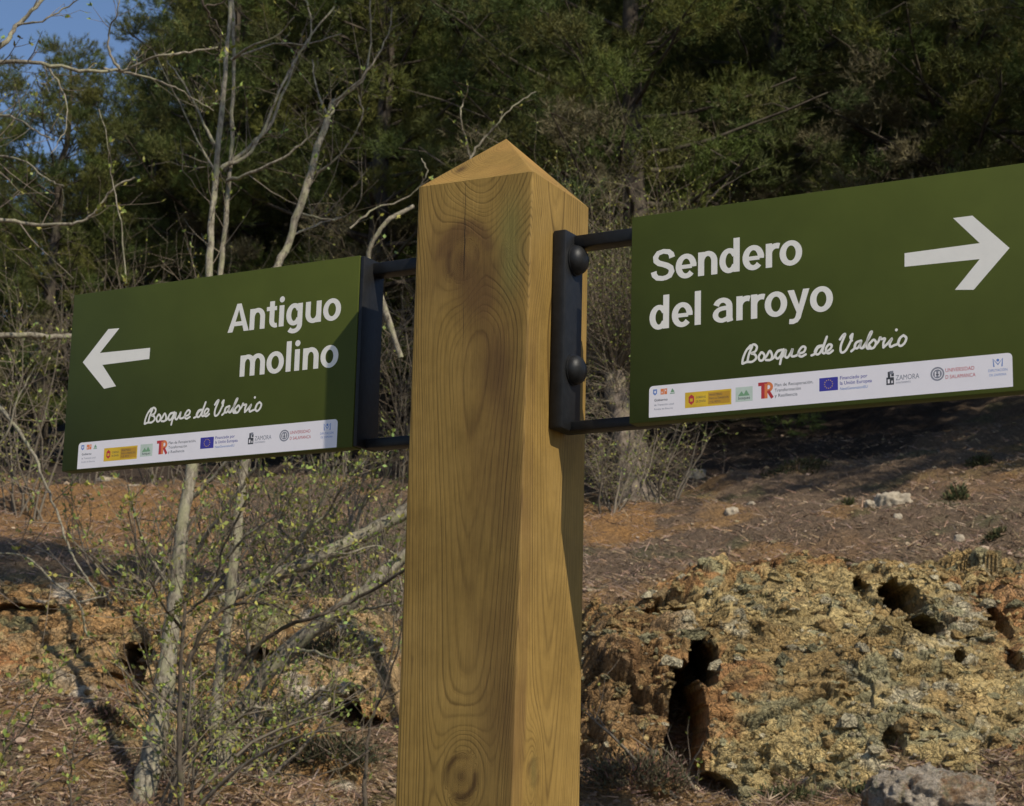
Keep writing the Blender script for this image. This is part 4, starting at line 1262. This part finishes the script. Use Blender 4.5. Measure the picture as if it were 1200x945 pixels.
ZB, ZT = 0.4126 + EYE, 0.6335 + EYE
PW = 0.4238
YF = -0.018
LX0 = -0.6008
RX0 = 0.1657
BR = {}
def bracket(sgn):
    """U frame of black iron: a channel on the post and two arms to the panel"""
    lab = 'black iron bracket with two dome bolts carrying the right sign' if sgn > 0 else 'black iron bracket carrying the left sign, in the shade of the post'
    xi = S + 0.0008; xo = xi + 0.0165
    end = RX0 + 0.03 if sgn > 0 else -(LX0 + PW) + 0.0
    X = lambda a, b: (min(sgn * a, sgn * b), max(sgn * a, sgn * b))
    bm = bmesh.new()
    box_bm(bm, *X(xi, xo), -0.018, 0.024, ZB + .0015, ZT - .002, .003)
    bk = bm_obj('bracket', bm, MAT['iron'], post_root); bk['label'] = lab
    for z0, z1 in ((ZT - 0.0185, ZT - .0045), (ZB + 0.0015, ZB + .0125)):
        bm = bmesh.new(); box_bm(bm, *X(xo - 0.004, end), 0.0012, 0.0228, z0, z1, .002)
        bm_obj('arm', bm, MAT['iron'], bk)
    if sgn < 0:
        bm = bmesh.new(); box_bm(bm, LX0 + PW + .0003, LX0 + PW + .0055, YF + .0008, 0.0245, ZB + .001, ZT - .001, .001)  # frame end brought forward over the panel side, painting its shade black
        bm_obj('end_bar', bm, MAT['iron'], bk)
    else:
        bm = bmesh.new(); box_bm(bm, RX0 + .0005, RX0 + .012, 0.0022, 0.0238, ZB + .003, ZT - .003, .0015)
        bm_obj('end_bar', bm, MAT['iron'], bk)
    for z0 in (0.6015, 0.4805):
        bm = bmesh.new()
        n, k = 24, 8
        rings = []
        prof = [(0.0172, 0.0), (0.0172, 0.0018), (0.0160, 0.0020)] + [(0.0160 * cos(t), 0.0030 + 0.0115 * sin(t)) for t in np.linspace(0, pi / 2, k)[:-1]]
        for (r_, h_) in prof:
            rings.append([bm.verts.new((sgn * (xo + h_ - .0002), 0.004 + r_ * cos(a), EYE + z0 + r_ * sin(a))) for a in np.arange(n) * 2 * pi / n])
        tip = bm.verts.new((sgn * (xo + 0.0145), 0.004, EYE + z0))
        for a, b in zip(rings, rings[1:]):
            for q_ in range(n): bm.faces.new((a[q_], a[(q_ + 1) % n], b[(q_ + 1) % n], b[q_]))
        for q_ in range(n): bm.faces.new((rings[-1][q_], rings[-1][(q_ + 1) % n], tip))
        bmesh.ops.recalc_face_normals(bm, faces=bm.faces)
        bm_obj('bolt', bm, MAT['iron'], bk)
bracket(1); bracket(-1)

# ---------- lettering: variable-width strokes, glyphs on a cap height of 1
XH = .745
def arc(cx_, cy_, rx, ry, a0, a1, n=14):
    return [(cx_ + rx * cos(radians(a)), cy_ + ry * sin(radians(a))) for a in np.linspace(a0, a1, n)]
def vw(pts, wv, wh):
    """stroke width from the direction: wv for upright runs, wh for level runs"""
    out = []
    for i, p in enumerate(pts):
        a = pts[max(0, i - 1)]; b = pts[min(len(pts) - 1, i + 1)]
        dx, dy = b[0] - a[0], b[1] - a[1]; l = math.hypot(dx, dy) + 1e-9
        t = (dy / l) ** 2
        out.append((p[0], p[1], wh + (wv - wh) * t))
    return out
SV, SH_ = .205, .158
def g_o(): return [vw(arc(.40, .372, .262, .312, 90, 450, 30), SV, SH_)], .80
def g_n(): return [[(.17, 0, SV), (.17, XH, SV)], vw(arc(.392, .43, .222, .252, 175, 0, 14) + [(.614, .3), (.614, 0)], SV, SH_)], .785
def g_m(): return [[(.17, 0, SV), (.17, XH, SV)], vw(arc(.384, .43, .214, .252, 175, 0, 14) + [(.598, .3), (.598, 0)], SV, SH_), vw(arc(.812, .43, .214, .252, 165, 0, 14) + [(1.026, .3), (1.026, 0)], SV, SH_)], 1.20
def g_u(): return [[(.614, 0, SV), (.614, XH, SV)], vw([(.17, XH), (.17, .45)] + arc(.392, .315, .222, .252, 180, 355, 14), SV, SH_)], .785
def g_t(): return [vw([(.25, .93), (.25, .3)] + arc(.42, .25, .17, .185, 180, 290, 8), SV, SH_), [(.02, .672, .145), (.45, .672, .145)]], .49
def g_i(): return [[(.185, 0, SV), (.185, XH, SV)], [(.185, .955, .215), (.186, .955, .215)], ], .37
def g_l(): return [[(.185, 0, SV), (.185, 1.06, SV)]], .37
def g_d(): return [vw(arc(.355, .372, .225, .312, 30, 330, 24), SV, SH_), [(.60, 0, SV), (.60, 1.06, SV)]], .785
def g_g(): return [vw(arc(.355, .372, .225, .312, 30, 330, 24), SV, SH_), vw([(.60, XH), (.60, .0)] + arc(.355, .0, .245, .215, 0, -140, 14), SV, SH_)], .79
def g_e(): return [vw([(.20, .355), (.60, .355)], SV, .125), vw([(.645, .335), (.648, .42)] + arc(.395, .372, .252, .312, 15, 318, 26), SV, SH_)], .765
def g_r(): return [[(.17, 0, SV), (.17, XH, SV)], vw(arc(.42, .42, .25, .235, 175, 68, 10), SV, .17)], .50
def g_a(): return [vw(arc(.335, .47, .225, .21, 165, 15, 12) + [(.56, .40), (.56, .12), (.585, 0)], SV, SH_), vw([(.54, .43), (.38, .43)] + arc(.33, .235, .235, .185, 100, 270, 12) + [(.46, .085), (.56, .17)], .185, .135)], .75
def g_S(): return [[(x, y, w) for (x, y), w in zip([(.755, .70), (.725, .81), (.64, .895), (.45, .93), (.27, .885), (.185, .765), (.20, .65), (.30, .565), (.45, .515), (.60, .455), (.715, .375), (.745, .265), (.68, .14), (.56, .085), (.42, .07), (.25, .10), (.15, .20), (.125, .31)], [SV, .19, .165, .15, .165, .19, .19, .18, .17, .18, .19, .195, .18, .155, .15, .165, .19, SV])]], .87
def g_y(): return ['P', [(.005, XH), (.215, XH), (.425, .13), (.33, -.03)], [(.505, XH), (.71, XH), (.445, -.05), (.30, .02)], 'S', vw([(.385, .06), (.345, -.09), (.28, -.18), (.18, -.215), (.06, -.205)], .18, .155)], .715
def g_A(): return ['P', [(.01, 0), (.225, 0), (.47, .80), (.52, 1.0), (.375, 1.0)], [(.92, 0), (.705, 0), (.46, .80), (.41, 1.0), (.555, 1.0)], 'S', [(.23, .285, .155), (.70, .285, .155)]], .91
GL = dict(o=g_o, n=g_n, m=g_m, u=g_u, t=g_t, i=g_i, l=g_l, d=g_d, g=g_g, e=g_e, r=g_r, a=g_a, S=g_S, y=g_y, A=g_A)

class Flat:
    """flat print, every piece a hair above the one before"""
    def __init__(self, y0): self.v = []; self.f = []; self.mi = []; self.mats = []; self.y = y0
    def mat(self, m):
        if m not in self.mats: self.mats.append(m)
        return self.mats.index(m)
    def poly(self, pts, m):
        b = len(self.v); self.y -= 0.000002
        self.v += [(p[0], self.y, p[1]) for p in pts]; self.f.append(list(range(b, b + len(pts)))); self.mi.append(self.mat(m))
    def rect(self, x0, x1, z0, z1, m): self.poly([(x0, z0), (x1, z0), (x1, z1), (x0, z1)], m)
    def disc(self, cx_, cz_, r, m, n=20): self.poly([(cx_ + r * cos(a), cz_ + r * sin(a)) for a in np.arange(n) * 2 * pi / n], m)
    def stroke(self, pts, m, round_=False):
        self.y -= 0.000002
        p = np.array([(a[0], a[1]) for a in pts]); w = np.array([a[2] for a in pts]) / 2
        if len(p) == 2 and abs(p[0] - p[1]).sum() < w[0] * .05: self.disc(p[0, 0], p[0, 1], w[0], m); return
        t = np.gradient(p, axis=0); closed = np.allclose(p[0], p[-1], atol=1e-6)
        if closed: t[0] = t[-1] = p[1] - p[-2]
        t /= np.linalg.norm(t, axis=1)[:, None] + 1e-12
        nn = np.column_stack([-t[:, 1], t[:, 0]])
        a, b = p + nn * w[:, None], p - nn * w[:, None]
        k = len(self.v); mi = self.mat(m)
        for i in range(len(p)): self.v += [(a[i, 0], self.y, a[i, 1]), (b[i, 0], self.y, b[i, 1])]
        for i in range(len(p) - 1): self.f.append([k + 2 * i, k + 2 * i + 1, k + 2 * i + 3, k + 2 * i + 2]); self.mi.append(mi)
        if round_:
            for e in (0, -1): self.disc(p[e, 0], p[e, 1], w[e], m, 12)
    def text(self, s, x, z, size, m, xs=1.0, width=None, off=0.0):
        cu_ = bpy.data.curves.new('t', 'FONT'); cu_.body = s; cu_.size = 1; cu_.resolution_u = 3; cu_.offset = off
        o = bpy.data.objects.new('t', cu_); COL.objects.link(o)
        dg = bpy.context.evaluated_depsgraph_get(); me = bpy.data.meshes.new_from_object(o.evaluated_get(dg))
        co = np.array([v.co[:] for v in me.vertices]); fs = [list(p.vertices) for p in me.polygons]
        bpy.data.objects.remove(o); bpy.data.curves.remove(cu_); bpy.data.meshes.remove(me)
        if width: xs = width / ((co[:, 0].max() - co[:, 0].min()) * size)
        k = len(self.v); self.y -= 0.000002; mi = self.mat(m)
        x_ = x + (co[:, 0] - co[:, 0].min()) * size * xs; z_ = z + co[:, 1] * size
        self.v += [(float(a), self.y, float(b)) for a, b in zip(x_, z_)]
        for f_ in fs: self.f.append([k + i for i in f_]); self.mi.append(mi)
    def build(self, name, parent, label=None):
        me = bpy.data.meshes.new(name); me.from_pydata(self.v, [], self.f)
        for m in self.mats: me.materials.append(MAT[m])
        me.polygons.foreach_set('material_index', self.mi)
        # face the reader (-Y)
        bm = bmesh.new(); bm.from_mesh(me); bm.normal_update()
        fl = [f for f in bm.faces if f.normal.y > 0]
        if fl: bmesh.ops.reverse_faces(bm, faces=fl)
        bm.to_mesh(me); bm.free()
        o = link(name, me, parent)
        if label: o['label'] = label
        return o

def big_text(F, s, x0, x1, z0, cap, m='white'):
    adv = 0; items = []
    for ch in s:
        if ch == ' ': adv += .33; continue
        g, a = GL[ch](); items.append((g, adv)); adv += a * .965
    lo = 1e9; hi = -1e9
    for g, o in items:
        for e in g:
            if isinstance(e, str): continue
            for p in e:
                w = p[2] / 2 if len(p) == 3 else 0
                lo = min(lo, p[0] + o - w); hi = max(hi, p[0] + o + w)
    kx = (x1 - x0) / (hi - lo)
    for g, o in items:
        mode = 'S'
        for e in g:
            if isinstance(e, str): mode = e; continue
            tx = lambda p: x0 + (p[0] + o - lo) * kx
            if mode == 'P': F.poly([(tx(p), z0 + p[1] * cap) for p in e], m)
            else: F.stroke([(tx(p), z0 + p[1] * cap, p[2] * (cap + kx) / 2) for p in e], m)

SCRIPT = [[(125.8, 51.8), (126.6, 57.2), (129.9, 64.5), (134.5, 69.5)], [(131.3, 53.6), (133.2, 61.3), (136.5, 68.1)], [(132.4, 66.4), (137.8, 70.3), (141.5, 67.6), (139.8, 63.0), (135.4, 61.4), (139.5, 59.8), (140.7, 55.9), (136.5, 52.7), (130.8, 52.9), (126.3, 51.6)], [(146.1, 61.2), (143.5, 57.2), (144.8, 53.2), (148.1, 53.6), (149.7, 57.9), (147.4, 61.1), (145.8, 61.1)], [(148.1, 53.6), (151.7, 56.7), (155.4, 62.0), (157.9, 57.1), (156.2, 52.9), (151.3, 53.0)], [(156.2, 52.9), (159.8, 54.9), (163.6, 60.8), (168.0, 61.9)], [(168.0, 61.9), (163.6, 60.3), (161.5, 56.3), (163.6, 53.3), (166.9, 55.8), (170.1, 62.2)], [(170.1, 62.2), (168.0, 55.2), (166.3, 47.6)], [(169.0, 54.8), (172.6, 61.5), (171.7, 55.3), (174.2, 53.4), (177.7, 57.9), (179.7, 61.9), (178.4, 55.2), (180.6, 54.0), (183.9, 54.6)], [(183.5, 54.7), (186.8, 56.2), (191.6, 57.6), (193.2, 61.5), (190.3, 63.0), (186.8, 59.6), (185.8, 55.5), (188.7, 53.0), (193.5, 54.8)], [(199.6, 53.2), (203.1, 54.7), (206.0, 59.8), (210.8, 62.1)], [(210.8, 62.1), (206.0, 61.4), (203.1, 56.2), (206.3, 53.6), (210.3, 57.9), (215.7, 70.5)], [(215.7, 70.5), (211.1, 57.3), (212.4, 54.1), (214.6, 55.1)], [(214.6, 55.1), (219.1, 57.8), (220.7, 61.2), (217.8, 62.5), (214.8, 59.0), (215.1, 54.8), (218.2, 53.7), (221.8, 56.0)], [(229.3, 66.4), (232.1, 70.1), (234.7, 71.0), (230.5, 61.3), (229.8, 55.2), (231.7, 53.0), (235.6, 55.4), (240.9, 64.9), (242.2, 70.6)], [(242.2, 70.6), (240.0, 68.1), (241.5, 64.1)], [(240.8, 53.4), (244.0, 56.2), (245.9, 61.3), (250.9, 63.1)], [(250.9, 63.1), (245.9, 61.6), (244.3, 57.2), (247.1, 55.9), (250.3, 60.2), (251.2, 63.1), (249.8, 57.1), (251.8, 55.4), (253.7, 56.3)], [(252.9, 56.4), (258.4, 63.9), (262.1, 70.8), (260.0, 69.4), (256.5, 60.3), (256.5, 56.0), (258.3, 54.3), (260.2, 56.1)], [(262.8, 62.3), (259.1, 58.5), (259.9, 54.6), (263.8, 55.0), (266.1, 59.4), (264.3, 62.6), (262.4, 62.2)], [(265.3, 57.2), (268.6, 60.6), (270.4, 64.6), (271.6, 62.6), (275.2, 62.8), (273.6, 58.6), (273.5, 54.1)], [(273.5, 54.1), (277.7, 57.5), (282.4, 62.3), (280.0, 57.3), (280.7, 54.1), (284.6, 55.3)], [(284.6, 55.3), (288.0, 56.5), (290.5, 61.8), (293.9, 64.2)], [(293.9, 64.2), (290.1, 61.6), (288.4, 56.9), (290.7, 53.9), (294.6, 56.3), (296.6, 61.2), (293.9, 64.2)], [(286.8, 70.2), (286.8, 70.2)]]

def logos(panel, X, Z, k, z0):
    """the printed sponsor strip; X(u) Z(v) map millimetres on the right sign to the panel"""
    def new(): return Flat(YF - 0.00008)
    h = lambda a: a * .001 * k
    F = new()   # three little square emblems over three lines of small type
    F.poly([(X(27), Z(34)), (X(31.5), Z(34)), (X(31.5), Z(29.5)), (X(29.2), Z(27.6)), (X(27), Z(29.5))], 'p_sky')
    F.rect(X(28.4), X(30.2), Z(30), Z(32.4), 'strip')
    F.rect(X(35.5), X(39.3), Z(28), Z(34), 'p_orange'); F.rect(X(39.7), X(42.8), Z(28), Z(34), 'p_orange')
    F.rect(X(36.6), X(37.6), Z(29.2), Z(31.0), 'strip'); F.rect(X(40.7), X(41.8), Z(31.2), Z(32.8), 'strip')
    F.poly([(X(46), Z(28)), (X(51.6), Z(28)), (X(50.6), Z(31)), (X(48.6), Z(33.6)), (X(47.4), Z(31))], 'p_green')
    F.rect(X(46.3), X(51.2), Z(28.9), Z(29.5), 'strip')
    F.text('Gobierno', X(28.5), Z(21.4), h(3.6), 'p_black', width=h(15), off=.01)
    F.text('de Transición Local', X(28.5), Z(16.6), h(2.9), 'p_grey', width=h(22))
    F.text('Fondos de Entorno', X(28.5), Z(12.4), h(2.4), 'p_grey', width=h(21))
    F.build('logo', panel)
    F = new()   # yellow ministry plate
    F.rect(X(63), X(114), Z(11.6), Z(27.6), 'p_yellow'); F.rect(X(66), X(86.5), Z(13.4), Z(25.8), 'p_amber'); F.rect(X(88.5), X(112.5), Z(13.4), Z(25.8), 'p_amber')
    F.rect(X(64.6), X(87), Z(13), Z(26.2), 'p_yellow')
    F.poly([(X(67), Z(23)), (X(70), Z(25.2)), (X(73), Z(23)), (X(73), Z(17)), (X(70), Z(14.4)), (X(67), Z(17))], 'p_red')
    F.rect(X(68.5), X(71.5), Z(18), Z(21), 'p_yellow')
    F.text('GOBIERNO', X(75), Z(20.6), h(3.4), 'p_black', width=h(11)); F.text('DE ESPAÑA', X(75), Z(16.4), h(3.4), 'p_black', width=h(11))
    F.text('MINISTERIO', X(90), Z(22), h(3.2), 'p_black', width=h(14)); F.text('PARA LA TRANSICIÓN', X(90), Z(18.4), h(3.0), 'p_black', width=h(21)); F.text('Y EL RETO', X(90), Z(14.8), h(3.0), 'p_black', width=h(12))
    F.build('logo', panel)
    F = new()   # little green logo on a pale ground
    F.rect(X(118.6), X(137), Z(13.4), Z(28.2), 'p_mint')
    F.poly([(X(121), Z(19)), (X(125), Z(24)), (X(127.5), Z(20.5)), (X(130), Z(25)), (X(134), Z(19))], 'p_green')
    F.text('bosques', X(121.6), Z(15.6), h(4.2), 'p_black', width=h(12.5), off=.01)
    F.build('logo', panel)
    F = new()   # red T with an orange R
    F.rect(X(143), X(153.5), Z(27.4), Z(31), 'p_red'); F.rect(X(146.2), X(149.8), Z(14.4), Z(27.6), 'p_red')
    F.stroke([(X(151.4), Z(14.4), h(3.2)), (X(151.4), Z(29.4), h(3.2))], 'p_orange')
    F.stroke([(X(a), Z(b), h(3.0)) for a, b in arc(153.4, 25.8, 4.0, 3.8, 100, -100, 9)], 'p_orange')
    F.stroke([(X(153.6), Z(22), h(3.2)), (X(158.2), Z(14.4), h(3.2))], 'p_red')
    F.build('logo', panel)
    F = new()
    for i, (s, w) in enumerate((('Plan de Recuperación,', 40.5), ('Transformación', 27.5), ('y Resiliencia', 24))):
        F.text(s, X(160.6), Z(25.6 - 5.4 * i), h(4.6), 'p_grey' if i < 0 else 'p_black', width=h(w))
    F.build('lettering', panel, 'three lines of small print, Plan de Recuperación')
    F = new()   # blue flag with a ring of stars
    F.rect(X(207.5), X(226.8), Z(16.6), Z(29.8), 'p_blue')
    for a in range(12):
        F.disc(X(217.1 + 4.2 * cos(a * pi / 6)), Z(23.2 + 4.2 * sin(a * pi / 6)), h(.55), 'p_yellow', 5)
    F.build('logo', panel)
    F = new()
    for i, (s, w, m, z) in enumerate((('Financiado por', 28, 'p_blue', 5), ('la Unión Europea', 32.5, 'p_blue', 5), ('NextGenerationEU', 28, 'p_sky', 3.8))):
        F.text(s, X(228.9), Z(26.6 - 5.2 * i), h(z), m, width=h(w), off=.006)
    F.build('lettering', panel, 'small blue print, Financiado por la Unión Europea')
    F = new()   # dark heraldic block and the town's name
    F.rect(X(276), X(283.6), Z(17), Z(24.4), 'p_black'); F.rect(X(277.5), X(280), Z(24), Z(30), 'p_black'); F.rect(X(281), X(283.6), Z(25.2), Z(28.6), 'p_black'); F.rect(X(279.4), X(283), Z(27.4), Z(30.6), 'p_grey')
    F.rect(X(277.4), X(279.4), Z(18.6), Z(22.6), 'strip'); F.rect(X(281), X(282.4), Z(18.6), Z(21), 'strip')
    F.text('ZAMORA', X(285.4), Z(21.0), h(7.2), 'p_grey', width=h(23.5)); F.text('AYUNTAMIENTO', X(285.4), Z(17.6), h(2.6), 'p_grey', width=h(15))
    F.build('logo', panel)
    F = new()   # round seal and the red lettering
    F.disc(X(326.7), Z(23.6), h(6.8), 'p_grey', 24); F.disc(X(326.7), Z(23.6), h(5.2), 'strip', 24); F.disc(X(326.7), Z(23.6), h(4.4), 'p_grey', 24)
    F.rect(X(324.2), X(325.6), Z(21), Z(26), 'strip'); F.rect(X(327.6), X(329), Z(21), Z(26), 'strip'); F.rect(X(325.2), X(328.2), Z(22.4), Z(23.4), 'p_black')
    F.build('logo', panel)
    F = new()
    F.text('UNIVERSIDAD', X(334.6), Z(24.6), h(5.2), 'p_red', width=h(28)); F.text('D SALAMANCA', X(334.6), Z(18.0), h(5.2), 'p_red', width=h(29))
    F.build('lettering', panel, 'small red print, Universidad D Salamanca')
    F = new()   # blue crown-like mark over two small lines
    F.stroke([(X(a), Z(b), h(1.3)) for a, b in ((381.4, 25.4), (380.6, 33), (385.2, 27.4), (389.8, 33), (389, 25.4))], 'p_sky')
    F.disc(X(385.2), Z(31.6), h(1.4), 'p_sky', 10)
    F.text('DIPUTACIÓN', X(376), Z(20.8), h(3.6), 'p_sky', width=h(18)); F.text('DE ZAMORA', X(377), Z(16.6), h(3.2), 'p_sky', width=h(16))
    F.build('logo', panel)

def rounded_strip(F, x0, x1, z0, z1, r):
    pts = [(x0, z0), (x1, z0)]
    pts += [(x1 - r + r * cos(a), z1 - r + r * sin(a)) for a in np.linspace(0, pi / 2, 6)]
    pts += [(x0 + r + r * cos(a), z1 - r + r * sin(a)) for a in np.linspace(pi / 2, pi, 6)]
    F.poly(pts, 'strip')

def panel(side):
    X0 = RX0 if side == 'R' else LX0
    bm = bmesh.new(); box_bm(bm, X0, X0 + PW, YF, 0.0008, ZB, ZT, 0.0009)
    lab = 'right green panel with white arrow pointing right' if side == 'R' else 'left green panel with white arrow pointing left'
    pn = bm_obj('sign_panel', bm, MAT['green'], post_root); pn['label'] = lab
    yl = YF - 0.00005
    T = lambda u, v: (X0 + u, ZB + v)
    if side == 'R':
        lines_ = [('Sendero', .0228, .1902, .1480, .0337), ('del arroyo', .0220, .2223, .0968, .0337)]
        arrow = [(.2961, .146), (.3705, .147), (.345, .1752), (.364, .1752), (.3991, .1387), (.3637, .1018), (.3454, .1038), (.3702, .1313), (.2959, .1324)]
        su, sv = 0.0, 0.0; st = (.0225, .399, .0045, .0372)
    else:
        lines_ = [('Antiguo', .2412, .4008, .1486, .0337), ('molino', .2622, .4000, .0941, .0337)]
        arrow = [(.0217, .1337), (.0589, .1717), (.0763, .1710), (.0480, .1429), (.1262, .1418), (.1259, .1282), (.0533, .1276), (.0770, .0991), (.0585, .0975)]
        su, sv = -.0008, -.0025; st = (.0245, .4030, .0012, .0335)
        a_ = radians(0.0); hx, hy = LX0 + PW, 0.0
        pn.matrix_local = Matrix.Translation((hx, hy, 0)) @ Matrix.Rotation(-a_, 4, 'Z') @ Matrix.Diagonal((1.0, 1, 1, 1)) @ Matrix.Translation((-hx, -hy, 0))
    F = Flat(yl)
    for (s, u0, u1, v, cap) in lines_: big_text(F, s, X0 + u0, X0 + u1, ZB + v, cap)
    F.build('lettering', pn, 'white words ' + ' '.join(l[0] for l in lines_))
    F = Flat(yl); F.poly([T(*p) for p in arrow], 'white'); F.build('arrow', pn)
    F = Flat(yl)
    for st_ in SCRIPT:
        p = [(X0 + a * .001 + su, ZB + b * .001 + sv) for a, b in st_]
        if len(st_) == 2: F.disc(p[0][0], p[0][1], .0015, 'white', 12); continue
        sp = spline([(a, b, 0) for a, b in p], 5)
        F.stroke([(a[0], a[1], .0024) for a in sp], 'white', round_=True)
    F.build('lettering', pn, 'white handwriting Bosque de Valorio')
    F = Flat(yl); rounded_strip(F, X0 + st[0], X0 + st[1], ZB + st[2], ZB + st[3], .0045); F.build('logo_strip', pn)
    # map the measured millimetres of the right strip onto this one
    a0, a1 = .0225, .399
    Xf = lambda u: X0 + st[0] + (u * .001 - a0) / (a1 - a0) * (st[1] - st[0])
    Zf = lambda v: ZB + st[2] + (v * .001 - .0045) - .0005
    logos(pn, Xf, Zf, 1.0, 0)
panel('R'); panel('L')
